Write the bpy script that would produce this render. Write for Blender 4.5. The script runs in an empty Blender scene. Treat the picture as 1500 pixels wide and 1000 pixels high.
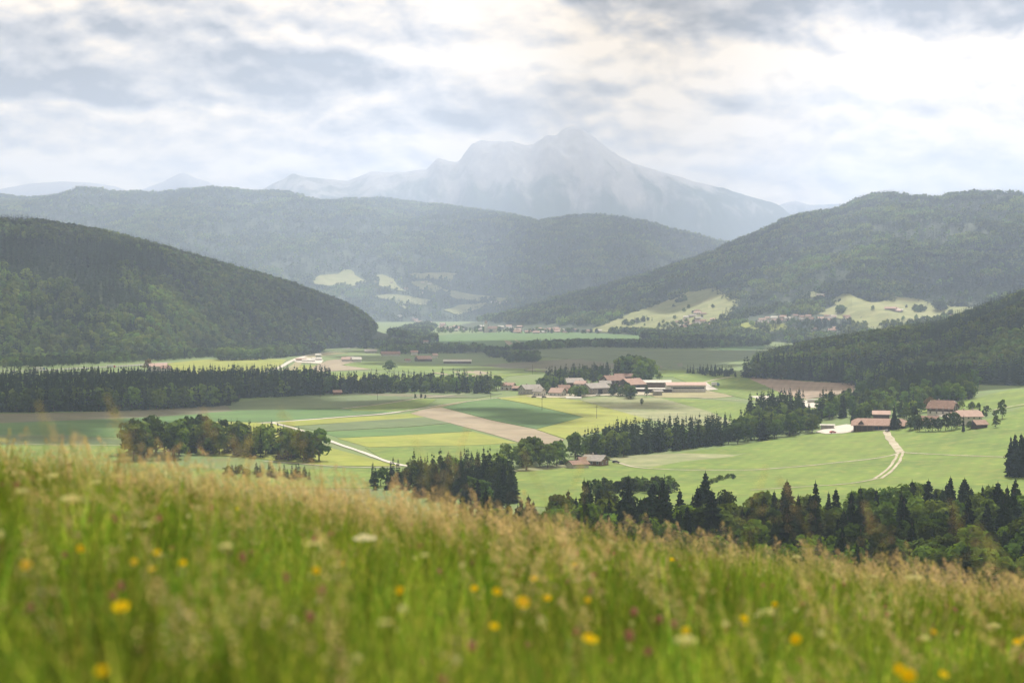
import bpy, math, random
import numpy as np
from mathutils import Vector
from mathutils.geometry import delaunay_2d_cdt

# ------------------------------------------------------------------ camera, sky, sun, exposure
S = bpy.context.scene
ZC = 90.0                                   # eye height above the valley floor
F = 70.0 / 36.0 * 1500.0                    # focal length in picture units (1500 wide)
PITCH = math.atan(60 / F)
cam_d = bpy.data.cameras.new('camera')
cam = bpy.data.objects.new('camera', cam_d)
S.collection.objects.link(cam)
cam.location = (0, 0, ZC)
cam.rotation_euler = (math.pi / 2 - PITCH, 0, 0)
cam_d.lens = 70; cam_d.sensor_width = 36
cam_d.clip_start = 0.05; cam_d.clip_end = 90000
cam_d.dof.use_dof = True
cam_d.dof.focus_distance = 1500
cam_d.dof.aperture_fstop = 3.0
S.camera = cam
S.view_settings.view_transform = 'Standard'
S.view_settings.look = 'None'
S.view_settings.exposure = 0.58
S.view_settings.gamma = 1.0
S.view_settings.use_curve_mapping = False
S.cycles.max_bounces = 6; S.cycles.diffuse_bounces = 2; S.cycles.glossy_bounces = 1
S.cycles.transmission_bounces = 3; S.cycles.transparent_max_bounces = 12; S.cycles.volume_bounces = 1

SUN_EL, SUN_AZ = math.radians(50), math.radians(14)       # ahead of the camera, a little to the right
sun_dir = np.array([math.sin(SUN_AZ) * math.cos(SUN_EL), math.cos(SUN_AZ) * math.cos(SUN_EL), math.sin(SUN_EL)])
sl = bpy.data.lights.new('sun', 'SUN'); sl.energy = 5.0; sl.angle = math.radians(0.5); sl.color = (1.0, 0.925, 0.81)
sun = bpy.data.objects.new('sun', sl); S.collection.objects.link(sun)
sun.location = tuple(sun_dir * 300 + np.array([0, 0, 90]))
sun.rotation_euler = Vector(tuple(sun_dir)).to_track_quat('Z', 'Y').to_euler()

class NT:
    """small node-tree helper"""
    def __init__(s, nt): s.nt = nt; s.nt.nodes.clear()
    def n(s, t, **k):
        x = s.nt.nodes.new(t)
        for a, b in k.items(): setattr(x, a, b)
        return x
    def put(s, sock, v):
        if hasattr(v, 'is_output') or isinstance(v, bpy.types.NodeSocket): s.nt.links.new(v, sock)
        else: sock.default_value = v
    def m(s, op, a, b=0.0, c=0.0, clamp=False):
        x = s.n('ShaderNodeMath', operation=op, use_clamp=clamp)
        s.put(x.inputs[0], a); s.put(x.inputs[1], b); s.put(x.inputs[2], c)
        return x.outputs[0]
    def noise(s, vec, scale, detail=4, rough=0.55, dist=0.0, dim='3D'):
        x = s.n('ShaderNodeTexNoise', noise_dimensions=dim); s.nt.links.new(vec, x.inputs['Vector'])
        x.inputs['Scale'].default_value = scale; x.inputs['Detail'].default_value = detail
        x.inputs['Roughness'].default_value = rough; x.inputs['Distortion'].default_value = dist
        return x.outputs['Fac']
    def comb(s, a, b, c=0.0):
        x = s.n('ShaderNodeCombineXYZ'); s.put(x.inputs[0], a); s.put(x.inputs[1], b); s.put(x.inputs[2], c)
        return x.outputs[0]
    def mix(s, fac, a, b, blend='MIX'):
        x = s.n('ShaderNodeMix', data_type='RGBA', blend_type=blend)
        s.put(x.inputs[0], fac)
        for i, v in ((6, a), (7, b)):
            s.put(x.inputs[i], (*v, 1.0) if isinstance(v, tuple) and len(v) == 3 else v)
        return x.outputs[2]
    def rng(s, v, a, b, c=0.0, d=1.0, smooth=True):
        x = s.n('ShaderNodeMapRange', interpolation_type='SMOOTHSTEP' if smooth else 'LINEAR')
        s.put(x.inputs[0], v)
        for i, q in ((1, a), (2, b), (3, c), (4, d)): x.inputs[i].default_value = q
        return x.outputs[0]

def make_world():
    w = bpy.data.worlds.new('World'); S.world = w; w.use_nodes = True
    g = NT(w.node_tree)
    sky = g.n('ShaderNodeTexSky', sky_type='NISHITA', sun_disc=False)
    sky.sun_elevation = SUN_EL; sky.sun_rotation = SUN_AZ
    bs = g.n('ShaderNodeBackground'); g.put(bs.inputs[0], sky.outputs[0]); bs.inputs[1].default_value = 0.12
    tc = g.n('ShaderNodeTexCoord'); sp = g.n('ShaderNodeSeparateXYZ'); g.put(sp.inputs[0], tc.outputs['Generated'])
    X, Y, Z = sp.outputs
    # bearing and height of the view direction; cloud banks get flatter towards the horizon
    az = g.m('ARCTAN2', X, Y)
    hor = g.m('SQRT', g.m('ADD', g.m('MULTIPLY', X, X), g.m('MULTIPLY', Y, Y)))
    el = g.m('ARCTAN2', Z, hor)
    elw = g.m('MULTIPLY', g.m('POWER', g.m('MAXIMUM', g.m('ADD', el, 0.02), 0.0005), 0.85), 1.3)
    vec = g.comb(az, g.m('MULTIPLY', elw, 1.35), 0.3)
    vup = g.comb(g.m('ADD', az, 0.003), g.m('ADD', g.m('MULTIPLY', elw, 1.35), 0.012), 0.3)
    vband = g.comb(g.m('MULTIPLY', az, 0.42), g.m('MULTIPLY', elw, 2.2), 4.0)
    
    def heap(v):                                                            # rounded heaps on top of soft noise
        wv = g.n('ShaderNodeTexNoise', noise_dimensions='2D'); g.put(wv.inputs['Vector'], v); wv.inputs['Scale'].default_value = 14; wv.inputs['Detail'].default_value = 3
        ad = g.n('ShaderNodeVectorMath', operation='MULTIPLY_ADD'); g.put(ad.inputs[0], wv.outputs['Color']); ad.inputs[1].default_value = (0.05, 0.05, 0.0); g.put(ad.inputs[2], v)
        vo = g.n('ShaderNodeTexVoronoi', feature='F1', voronoi_dimensions='2D', normalize=True); g.put(vo.inputs['Vector'], ad.outputs[0])
        vo.inputs['Scale'].default_value = 16; vo.inputs['Detail'].default_value = 3.0; vo.inputs['Roughness'].default_value = 0.5
        return g.m('SUBTRACT', g.noise(v, 7.0, 6, 0.52, 0.0, '2D'), g.m('MULTIPLY', g.m('SUBTRACT', vo.outputs['Distance'], 0.25), 0.45))
    n0 = heap(vec); n1 = heap(vup)
    lit = g.m('MULTIPLY', g.m('SUBTRACT', n0, n1), 2.0)                    # puffs: bright sunward edges, grey bases
    big = g.noise(vband, 7.0, 4, 0.5, 0.3, '2D')
    cov = g.rng(big, 0.40, 0.68)
    def lump(a0, e0, sa, se):                                               # a large cloud bank at a bearing and height
        u = g.m('DIVIDE', g.m('SUBTRACT', az, a0), sa); v = g.m('DIVIDE', g.m('SUBTRACT', el, e0), se)
        d = g.m('ADD', g.m('MULTIPLY', u, u), g.m('MULTIPLY', v, v))
        d = g.m('ADD', d, g.m('MULTIPLY', g.m('SUBTRACT', n0, 0.5), 2.6))
        d = g.m('ADD', d, g.m('MULTIPLY', g.m('SUBTRACT', big, 0.5), 1.2))
        return g.rng(d, 0.2, 1.5, 1.0, 0.0)
    bank = g.m('ADD', lump(-0.24, 0.112, 0.165, 0.022), lump(0.22, 0.153, 0.19, 0.021))
    bank = g.m('ADD', bank, g.m('MULTIPLY', lump(-0.06, 0.098, 0.11, 0.014), 0.55), clamp=True)
    glow = g.rng(g.m('ABSOLUTE', g.m('SUBTRACT', az, 0.05)), 0.0, 0.42, 1.0, 0.0)   # brighter under the sun
    grey = g.m('MULTIPLY', cov, 0.15)
    dt = g.n('ShaderNodeVectorMath', operation='DOT_PRODUCT'); g.put(dt.inputs[0], tc.outputs['Generated']); dt.inputs[1].default_value = tuple(sun_dir)
    toward = g.rng(dt.outputs['Value'], -0.3, 0.56, 0.52, 0.96)             # clouds away from the sun are duller
    shade = g.m('ADD', toward, g.m('MULTIPLY', glow, 0.10))
    shade = g.m('ADD', shade, g.m('MULTIPLY', lit, 2.4))
    shade = g.m('SUBTRACT', shade, g.m('MULTIPLY', grey, g.m('SUBTRACT', 1.05, g.m('MULTIPLY', glow, 0.75))))
    shade = g.m('SUBTRACT', shade, g.m('MULTIPLY', bank, 0.72))
    shade = g.m('MINIMUM', g.m('MAXIMUM', shade, 0.12), 1.22)
    tint = g.mix(g.rng(shade, 0.45, 1.05), (1.15, 0.98, 0.79), (1.26, 1.0, 0.67))
    col = g.n('ShaderNodeVectorMath', operation='SCALE'); g.put(col.inputs[0], tint); g.put(col.inputs['Scale'], shade)
    bc = g.n('ShaderNodeBackground'); g.put(bc.inputs[0], col.outputs[0]); bc.inputs[1].default_value = 0.68
    mx = g.n('ShaderNodeMixShader')
    gaps = g.rng(big, 0.25, 0.42, 0.85, 0.97)
    g.put(mx.inputs[0], gaps); g.put(mx.inputs[1], bs.outputs[0]); g.put(mx.inputs[2], bc.outputs[0])
    out = g.n('ShaderNodeOutputWorld'); g.put(out.inputs[0], mx.outputs[0])
    w.cycles.sampling_method = 'MANUAL'; w.cycles.sample_map_resolution = 512
make_world()
HAZE_DENSITY = 1 / 14000.0
HAZE_COLOR = (0.575, 0.71, 1.0)

# ------------------------------------------------------------------ numbers: noise, rays, terrain
rs = np.random.RandomState(7)
random.seed(7)
_perm = np.random.RandomState(3).permutation(512)
_perm = np.concatenate([_perm, _perm, _perm])
_grad = np.random.RandomState(4).uniform(0, 2 * np.pi, 512)
_gx, _gy = np.cos(_grad), np.sin(_grad)
def perlin(x, y):
    x = np.asarray(x, float); y = np.asarray(y, float)
    xi = np.floor(x).astype(int); yi = np.floor(y).astype(int); xf = x - xi; yf = y - yi
    u = xf * xf * xf * (xf * (xf * 6 - 15) + 10); v = yf * yf * yf * (yf * (yf * 6 - 15) + 10)
    def gr(ix, iy, dx, dy):
        h = _perm[(_perm[ix % 512] + iy) % 512]; return _gx[h] * dx + _gy[h] * dy
    a = gr(xi, yi, xf, yf); b = gr(xi + 1, yi, xf - 1, yf); c = gr(xi, yi + 1, xf, yf - 1); d = gr(xi + 1, yi + 1, xf - 1, yf - 1)
    return (a + u * (b - a)) * (1 - v) + (c + u * (d - c)) * v
def fbm(x, y, o=4, g=0.5):
    s = 0; a = 1.0
    for i in range(o): s = s + a * perlin(x + 17.3 * i, y - 9.1 * i); x = x * 2.03; y = y * 2.03; a *= g
    return s
def ridged(x, y, o=4):
    s = 0; a = 1.0
    for i in range(o): s = s + a * (0.5 - np.abs(perlin(x + 31 * i, y + 13 * i))); x = x * 2.1; y = y * 2.1; a *= 0.5
    return s
def sstep(t): t = np.clip(t, 0, 1); return t * t * (3 - 2 * t)

def ray(px, py):
    px = np.asarray(px, float); py = np.asarray(py, float)
    a = (px - 750) / F; b = (500 - py) / F
    y = math.cos(PITCH) + b * math.sin(PITCH); z = -math.sin(PITCH) + b * math.cos(PITCH)
    return a / y, z / y                                     # x and z per metre of y
def elev_z(py, D): return ZC + ray(750, py)[1] * D

MEADOW_TOP = 0.52        # grass tops lie this far below the eye
GRASS_H = 0.50
def ground(x, y):
    """valley floor, the hill we stand on, gentle swells"""
    x = np.asarray(x, float); y = np.asarray(y, float)
    yy = np.clip(np.abs(y), 0, 45); ex = np.maximum(np.abs(y) - 45, 0)
    near = ZC - MEADOW_TOP - GRASS_H - 0.034 * np.clip(y, -45, 45) - 0.0030 * yy * yy - 0.29 * ex - 0.135 * 30 * np.tanh(x / 30.0)
    near = near + 0.03 * np.sin(x * 0.9 + 1) * np.sin(y * 0.5)
    v = 14 * np.exp(-((x - 150) / 270) ** 2 - ((y - 2140) / 250) ** 2)
    v = v + 30 * sstep((x - 130) / 420) * np.exp(-((y - 1420) / 420) ** 2)
    v = v + 5 * np.exp(-((x + 420) / 300) ** 2 - ((y - 1250) / 300) ** 2)
    v = v + 2.0 * np.sin(x / 170 + 1.3) * np.sin(y / 260) * sstep((y - 600) / 600) * (1 - sstep((y - 3500) / 1500))
    k = 10.0
    m = np.maximum(near, v)
    return m + k * np.log(np.exp((near - m) / k) + np.exp((v - m) / k)) * sstep((np.abs(y) - 60) / 120)

class Hill:
    def __init__(s, prof, yr, yf, yb, tree=0, base=-25, spur=(520, 1500), amp=0.10, seed=0, pw=1.0, rock=0):
        p = np.array(prof, float); s.px, s.py = p[:, 0], p[:, 1]
        s.yr, s.yf, s.yb = [np.array(q, float) for q in (yr, yf, yb)]
        s.tree, s.base, s.spur, s.amp, s.seed, s.pw, s.rock = tree, base, spur, amp, seed, pw, rock
    def h(s, x, y):
        x = np.asarray(x, float); y = np.maximum(np.asarray(y, float), 1.0)
        px = 750 + F * x / y
        yr = np.interp(px, s.yr[:, 0], s.yr[:, 1]); yf = np.interp(px, s.yf[:, 0], s.yf[:, 1]); yb = np.interp(px, s.yb[:, 0], s.yb[:, 1])
        zr = elev_z(np.interp(px, s.px, s.py), yr) - s.tree
        t = (y - yf) / (yr - yf); tb = (y - yr) / (yb - yr)
        Sf = np.sin(np.clip(t, 0, 1) * np.pi / 2) ** s.pw; Sb = 1 - sstep(tb)
        sh = np.where(y < yr, Sf, Sb)
        env = np.where(y < yr, np.sin(np.clip(t, 0, 1) * np.pi) ** 0.8 * (1 - 0.3 * np.clip(t, 0, 1)), np.clip(np.minimum(tb * 3, 1 - tb), 0, 1))
        r = ridged(x / s.spur[0] + s.seed, y / s.spur[1] + 5.1 * s.seed, 4) - 0.55 + 0.5 * fbm(x / s.spur[0] * 0.5, y / s.spur[1] * 0.6 + s.seed, 2)
        z = s.base + (zr - s.base) * sh + s.amp * (zr - s.base) * env * r
        return np.where((t < 0) | (tb > 1), s.base - 20, z)

HILLS = {}
HILLS['left_hill'] = Hill([(-900, 250), (-300, 300), (0, 317), (60, 320), (150, 333), (250, 360), (350, 389), (430, 411), (500, 438), (530, 453), (548, 470), (565, 476), (600, 482), (640, 496), (680, 520), (2000, 520)],
    [(-900, 3700), (0, 3950), (560, 4100), (2000, 4200)], [(-900, 2500), (0, 2820), (230, 3030), (400, 3500), (560, 3900), (2000, 4000)], [(-900, 6500), (2000, 5600)],
    tree=20, spur=(330, 900), amp=0.20, seed=2, pw=1.05)
HILLS['far_ridge'] = Hill([(-900, 300), (-300, 300), (0, 288), (40, 292), (85, 287), (120, 279), (160, 284), (200, 281), (240, 287), (330, 283), (400, 292), (480, 300), (520, 298), (560, 293), (640, 301), (720, 313), (790, 328), (840, 318), (880, 319), (950, 331), (1050, 355), (1150, 385), (1300, 430), (1500, 470), (2500, 500)],
    [(-900, 12600), (600, 13200), (900, 12400), (2500, 12400)], [(-900, 7600), (300, 7900), (700, 8400), (1100, 8600), (2500, 8600)], [(-900, 17500), (2500, 17500)],
    tree=18, spur=(1150, 3300), amp=0.30, seed=5, pw=1.0)
HILLS['right_hill'] = Hill([(2600, 330), (1900, 320), (1600, 300), (1500, 288), (1440, 287), (1380, 294), (1340, 291), (1300, 285), (1270, 288), (1230, 300), (1150, 318), (1080, 346), (1050, 360), (950, 391), (850, 416), (760, 441), (700, 455), (640, 470), (560, 500), (-500, 520)][::-1],
    [(-500, 6400), (700, 6600), (900, 7400), (1100, 8100), (1500, 8300), (2600, 8300)], [(-500, 5600), (700, 5700), (860, 5100), (1000, 4500), (1250, 3700), (1500, 3500), (2600, 3400)], [(-500, 8200), (2600, 12500)],
    tree=38, spur=(560, 1500), amp=0.24, seed=9, pw=1.35)
HILLS['wooded_spur'] = Hill([(-500, 640), (960, 590), (1030, 545), (1100, 522), (1200, 497), (1300, 482), (1380, 470), (1430, 452), (1500, 425), (1600, 385), (1800, 330), (2400, 280)],
    [(-500, 2550), (1040, 2550), (1300, 2750), (1500, 2850), (2400, 2900)], [(-500, 2100), (1040, 2230), (1180, 2010), (1250, 1880), (1400, 1800), (1500, 1850), (2400, 1850)], [(-500, 3100), (1200, 3500), (2400, 5200)],
    tree=17, spur=(200, 500), amp=0.17, seed=11, pw=0.95)
HILLS['high_mountain'] = Hill([(-900, 330), (250, 320), (340, 300), (372, 287), (400, 270), (430, 258), (470, 262), (510, 265), (545, 251), (575, 253), (600, 254), (625, 251), (631, 245), (640, 234), (648, 234), (656, 238), (664, 241), (672, 240), (680, 228), (692, 214), (705, 208), (720, 209), (740, 213), (780, 214), (800, 207), (815, 203), (822, 197), (835, 195), (852, 197), (865, 205), (880, 216), (905, 232), (935, 243), (950, 248), (1000, 262), (1060, 278), (1100, 289), (1130, 298), (1145, 305), (1160, 318), (1220, 350), (1300, 380), (2400, 420)],
    [(-900, 20000), (2400, 20200)], [(-900, 16500), (2400, 16500)], [(-900, 22900), (2400, 22900)],
    tree=0, spur=(900, 2600), amp=0.24, seed=21, pw=1.15, rock=1)
HILLS['distant_mountain'] = Hill([(-900, 300), (-200, 282), (0, 277), (40, 270), (90, 266), (130, 268), (170, 274), (195, 283), (215, 276), (238, 268), (255, 259), (266, 254), (272, 254), (285, 261), (305, 266), (325, 279), (338, 284), (352, 280), (368, 287), (500, 300), (1000, 310), (1130, 305), (1150, 297), (1165, 294), (1185, 300), (1210, 299), (1250, 298), (1400, 297), (1425, 289), (1460, 287), (1500, 287), (1700, 292), (2400, 300)],
    [(-900, 24400), (2400, 24400)], [(-900, 23000), (2400, 23000)], [(-900, 25900), (2400, 25900)],
    tree=0, spur=(1500, 2600), amp=0.10, seed=31, rock=1)

def raycast(px, py, surf=ground, y0=1.0, y1=26000.0, off=0.0, n=700):
    """first point where the ray through a picture point meets a surface (world coordinates)"""
    px = np.atleast_1d(np.asarray(px, float)); py = np.atleast_1d(np.asarray(py, float))
    a, b = ray(px, py); ys = np.geomspace(y0, y1, n)
    out = np.zeros((len(px), 3))
    for i0 in range(0, len(px), 1500):
        A = a[i0:i0 + 1500, None]; B = b[i0:i0 + 1500, None]
        d = ZC + B * ys - surf(A * ys, np.broadcast_to(ys, (len(A), n))) - off
        hit = d < 0; k = np.where(hit.any(1), hit.argmax(1), n - 1); k = np.maximum(k, 1)
        lo = ys[k - 1]; hi = ys[k]; A = A[:, 0]; B = B[:, 0]
        for _ in range(14):
            mid = (lo + hi) / 2; dm = ZC + B * mid - surf(A * mid, mid) - off
            lo = np.where(dm > 0, mid, lo); hi = np.where(dm > 0, hi, mid)
        y = (lo + hi) / 2; out[i0:i0 + 1500] = np.stack([A * y, y, surf(A * y, y)], 1)
    return out
def on(px, py, surf=ground, **k): return raycast([px], [py], surf, **k)[0]
def hsurf(*names):
    return lambda x, y: np.maximum.reduce([ground(x, y)] + [HILLS[n].h(x, y) for n in names])

# ------------------------------------------------------------------ object helpers
COL = S.collection
def tag(o, label=None, cat=None, group=None, kind=None):
    if label: o['label'] = label
    if cat: o['category'] = cat
    if group: o['group'] = group
    if kind: o['kind'] = kind
    return o
def mesh_np(name, V, Fc, mat=None, smooth=False):
    me = bpy.data.meshes.new(name)
    me.from_pydata(np.asarray(V).tolist() if not isinstance(V, list) else V, [], Fc if isinstance(Fc, list) else np.asarray(Fc).tolist())
    if mat is not None:
        for q in (mat if isinstance(mat, (list, tuple)) else [mat]): me.materials.append(q)
    if smooth: me.polygons.foreach_set('use_smooth', [True] * len(me.polygons))
    me.update(); return me
def link(name, data, parent=None, loc=(0, 0, 0), rz=0.0):
    o = bpy.data.objects.new(name, data); COL.objects.link(o)
    o.location = [float(q) for q in loc]; o.rotation_euler = (0, 0, rz)
    if parent is not None: o.parent = parent
    return o
def grid_faces(nr, nc):
    i = np.arange(nr - 1)[:, None] * nc + np.arange(nc - 1)[None, :]
    i = i.ravel(); return np.stack([i, i + 1, i + nc + 1, i + nc], 1)

# ------------------------------------------------------------------ materials
MATS = {}
def diffuse_mat(name, c1, c2=None, scale=0.02, c3=None, scale3=0.3, rough=0.9, trans=0.0, rnd=0.0, stripes=None, bump=0.0, coord='world', spec=0.2, hue=0.0, stand=0.0, stand_scale=0.006):
    """two or three colours mottled by noise; optional per-object value shift, stripes and translucency"""
    m = bpy.data.materials.new(name); m.use_nodes = True; g = NT(m.node_tree); MATS[name] = m
    geo = g.n('ShaderNodeNewGeometry'); vec = geo.outputs['Position']
    if coord == 'object': vec = g.n('ShaderNodeTexCoord').outputs['Object']
    col = (*c1, 1.0)
    if c2: col = g.mix(g.rng(g.noise(vec, scale, 5, 0.6, 0.3), 0.36, 0.64), c1, c2)
    if c3: col = g.mix(g.rng(g.noise(vec, scale3, 6, 0.65), 0.48, 0.70), col, c3)
    if stripes:
        ang, wid, amt = stripes
        mp = g.n('ShaderNodeMapping'); mp.inputs['Rotation'].default_value = (0, 0, ang); g.put(mp.inputs[0], vec)
        wv = g.n('ShaderNodeTexWave', wave_type='BANDS', bands_direction='X'); g.put(wv.inputs['Vector'], mp.outputs[0])
        wv.inputs['Scale'].default_value = 0.314 / wid; wv.inputs['Distortion'].default_value = 1.2; wv.inputs['Detail'].default_value = 3
        wv.inputs['Detail Scale'].default_value = 0.4
        k = g.m('ADD', 1 - amt, g.m('MULTIPLY', wv.outputs['Fac'], 2 * amt))
        x = g.n('ShaderNodeVectorMath', operation='SCALE'); g.put(x.inputs[0], col); g.put(x.inputs['Scale'], k); col = x.outputs[0]
    if stand:                                                        # whole stands of trees run lighter or darker
        k = g.rng(g.noise(geo.outputs['Position'], stand_scale, 5, 0.62), 0.39, 0.61, 1 - stand * .7, 1 + stand)
        x = g.n('ShaderNodeVectorMath', operation='SCALE'); g.put(x.inputs[0], col); g.put(x.inputs['Scale'], k); col = x.outputs[0]
    if rnd or hue:
        oi = g.n('ShaderNodeObjectInfo'); h = g.n('ShaderNodeHueSaturation'); g.put(h.inputs['Color'], col)
        g.put(h.inputs['Value'], g.m('ADD', 1 - rnd, g.m('MULTIPLY', oi.outputs['Random'], 2 * rnd)))
        if hue: g.put(h.inputs['Hue'], g.m('ADD', 0.5 - hue, g.m('MULTIPLY', g.m('FRACT', g.m('MULTIPLY', oi.outputs['Random'], 7.31)), 2 * hue)))
        col = h.outputs[0]
    out = g.n('ShaderNodeOutputMaterial')
    if trans > 0:
        d = g.n('ShaderNodeBsdfDiffuse'); t = g.n('ShaderNodeBsdfTranslucent'); mx = g.n('ShaderNodeMixShader'); mx.inputs[0].default_value = trans
        g.put(d.inputs[0], col)
        tc = g.mix(1.0, col, (1.25, 1.15, 0.55), 'MULTIPLY'); g.put(t.inputs[0], tc)
        g.put(mx.inputs[1], d.outputs[0]); g.put(mx.inputs[2], t.outputs[0]); g.put(out.inputs[0], mx.outputs[0])
    else:
        p = g.n('ShaderNodeBsdfPrincipled'); g.put(p.inputs['Base Color'], col); p.inputs['Roughness'].default_value = rough
        p.inputs['Specular IOR Level'].default_value = spec
        if bump:
            b = g.n('ShaderNodeBump'); b.inputs['Strength'].default_value = bump; b.inputs['Distance'].default_value = 0.6
            g.put(b.inputs['Height'], g.noise(vec, 0.5, 6, 0.7)); g.put(p.inputs['Normal'], b.outputs[0])
        g.put(out.inputs[0], p.outputs[0])
    return m
D = diffuse_mat
m_ground = D('valley_grass', (0.100, 0.160, 0.040), (0.120, 0.170, 0.050), 0.006, (0.12, 0.14, 0.055), 0.04)
m_hill = D('forest_floor', (0.030, 0.050, 0.022), (0.045, 0.065, 0.026), 0.01)
m_farhill = D('far_forest', (0.020, 0.040, 0.020), (0.050, 0.075, 0.030), 0.004, (0.065, 0.09, 0.035), 0.012, bump=0.4)
m_rock = bpy.data.materials.new('mountain_rock'); m_rock.use_nodes = True
def _rock():
    g = NT(m_rock.node_tree); geo = g.n('ShaderNodeNewGeometry')
    sp = g.n('ShaderNodeSeparateXYZ'); g.put(sp.inputs[0], geo.outputs['Normal'])
    po = g.n('ShaderNodeSeparateXYZ'); g.put(po.inputs[0], geo.outputs['Position'])
    mp = g.n('ShaderNodeMapping'); g.put(mp.inputs[0], geo.outputs['Position']); mp.inputs['Scale'].default_value = (1, 0.35, 0.5)
    n = g.noise(mp.outputs[0], 0.004, 7, 0.65, 0.4); n2 = g.noise(mp.outputs[0], 0.02, 6, 0.7)
    k = g.m('ADD', g.m('MULTIPLY', po.outputs[2], 0.0008), g.m('MULTIPLY', n, 1.3))
    k = g.m('SUBTRACT', k, g.m('MULTIPLY', sp.outputs[2], 0.35))
    rock = g.mix(n2, (0.16, 0.16, 0.155), (0.46, 0.44, 0.41))
    veg = g.mix(n2, (0.020, 0.042, 0.022), (0.06, 0.085, 0.035))
    col = g.mix(g.rng(k, 1.10, 1.42), veg, rock)
    p = g.n('ShaderNodeBsdfDiffuse'); g.put(p.inputs[0], col)
    out = g.n('ShaderNodeOutputMaterial'); g.put(out.inputs[0], p.outputs[0])
_rock()

# ------------------------------------------------------------------ the land
def build_ground():
    ys = np.concatenate([np.arange(-380, -20, 20), np.arange(-20, 60, 1.0), np.arange(60, 400, 4), np.arange(400, 3200, 14), np.arange(3200, 8000, 60), np.arange(8000, 26001, 500)])
    u = np.linspace(-1, 1, 221)
    w = 260 + 0.58 * np.maximum(ys, 0)
    X = u[None, :] * w[:, None]; Y = np.broadcast_to(ys[:, None], X.shape); Z = ground(X, Y)
    o = link('ground', mesh_np('ground', np.stack([X.ravel(), Y.ravel(), Z.ravel()], 1), grid_faces(*X.shape), m_ground, True))
    tag(o, kind='structure')
build_ground()
def build_hill(name, H, mat, x0=-500, x1=2000, nx=260, ny=80):
    px = np.linspace(x0, x1, nx)
    yf = np.interp(px, H.yf[:, 0], H.yf[:, 1]); yb = np.interp(px, H.yb[:, 0], H.yb[:, 1])
    t = np.linspace(0.001, 0.999, ny)[:, None]
    Y = yf + (yb - yf) * t; X = (px[None, :] - 750) / F * Y
    Z = H.h(X, Y)
    if H.rock:
        Z = Z + np.clip((Z - 200) / 900, 0, 1) * 45 * (ridged(X / 260, Y / 500 + 3, 3) - 0.6) * np.clip(np.abs(Y - np.interp(px, H.yr[:, 0], H.yr[:, 1])) / 700, 0.08, 1)
    o = link(name, mesh_np(name, np.stack([X.ravel(), Y.ravel(), Z.ravel()], 1), grid_faces(ny, nx), mat, True))
    return tag(o, kind='structure')
build_hill('left_hill', HILLS['left_hill'], m_hill)
build_hill('right_hill', HILLS['right_hill'], m_hill, ny=110)
build_hill('wooded_spur', HILLS['wooded_spur'], m_hill, 700, 2000, 160, 70)
build_hill('far_ridge', HILLS['far_ridge'], m_farhill, ny=120)
build_hill('high_mountain', HILLS['high_mountain'], m_rock, -300, 1900, 520, 160)
build_hill('distant_mountains', HILLS['distant_mountain'], m_rock, -500, 2000, 420, 60)
# ------------------------------------------------------------------ fields, roads: sheets laid over the land
def in_poly(x, y, poly):
    x = np.asarray(x, float); y = np.asarray(y, float); ins = np.zeros(x.shape, bool)
    n = len(poly); j = n - 1
    for i in range(n):
        xi, yi = poly[i]; xj, yj = poly[j]
        if yi != yj: ins ^= ((yi > y) != (yj > y)) & (x < (xj - xi) * (y - yi) / (yj - yi) + xi)
        j = i
    return ins
def densify(poly, step=14, closed=True):
    out = []; n = len(poly)
    for i in range(n if closed else n - 1):
        a = np.array(poly[i], float); b = np.array(poly[(i + 1) % n], float)
        k = max(1, int(max(abs(b[0] - a[0]) / step, abs(b[1] - a[1]) / (step * 0.4))))
        for q in range(k): out.append(tuple(a + (b - a) * q / k))
    if not closed: out.append(tuple(poly[-1]))
    return out
_order = [0]
def drape(name, poly, mat, surf=ground, step=16, lift=0.0, y0=300.0, wob=0.0):
    """a sheet over the land inside an outline; triangulated finely so that it follows the relief"""
    P = densify(poly, step)
    if wob: P = [(x + wob * 2 * float(perlin(x * 0.13, y * 0.3)), y + wob * 0.6 * float(perlin(x * 0.11 + 9, y * 0.3 + 4))) for x, y in P]
    xs = [p[0] for p in P]; ys = [p[1] for p in P]
    gx, gy = np.meshgrid(np.arange(min(xs), max(xs), step), np.arange(min(ys), max(ys), step * 0.22))
    gx = gx.ravel(); gy = gy.ravel(); k = in_poly(gx, gy, P); gx, gy = gx[k], gy[k]
    V = [Vector((x, y * 4)) for x, y in P] + [Vector((x, y * 4)) for x, y in zip(gx, gy)]
    r = delaunay_2d_cdt(V, [], [list(range(len(P)))], 1, 1e-5)
    pv = np.array([(v.x, v.y / 4) for v in r[0]])
    W = raycast(pv[:, 0], pv[:, 1], surf, y0=y0)
    _order[0] += 1
    W[:, 2] += 0.10 + lift + 0.02 * (_order[0] % 8) + (W[:, 1] / 1000) ** 2 * 0.03
    fc = []
    for f in r[2]:
        a, b, c = [W[i] for i in f[:3]]
        fl = list(f)
        if (b[0] - a[0]) * (c[1] - a[1]) - (b[1] - a[1]) * (c[0] - a[0]) < 0: fl.reverse()
        if max(a[1], b[1], c[1]) - min(a[1], b[1], c[1]) > 0.35 * min(a[1], b[1], c[1]): continue
        fc.append(fl)
    cnt = {}                                                            # a skirt closes the sheet down to the ground
    for f in fc:
        for i in range(len(f)):
            e = (f[i], f[(i + 1) % len(f)]); k = (min(e), max(e)); cnt[k] = None if k in cnt else e
    n = len(W); W = np.concatenate([W, W - np.array([0, 0, 2.5])]); fc += [(e[1], e[0], e[0] + n, e[1] + n) for e in cnt.values() if e]
    o = link(name, mesh_np(name, W, fc, mat, False)); tag(o, kind='structure'); return o
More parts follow.
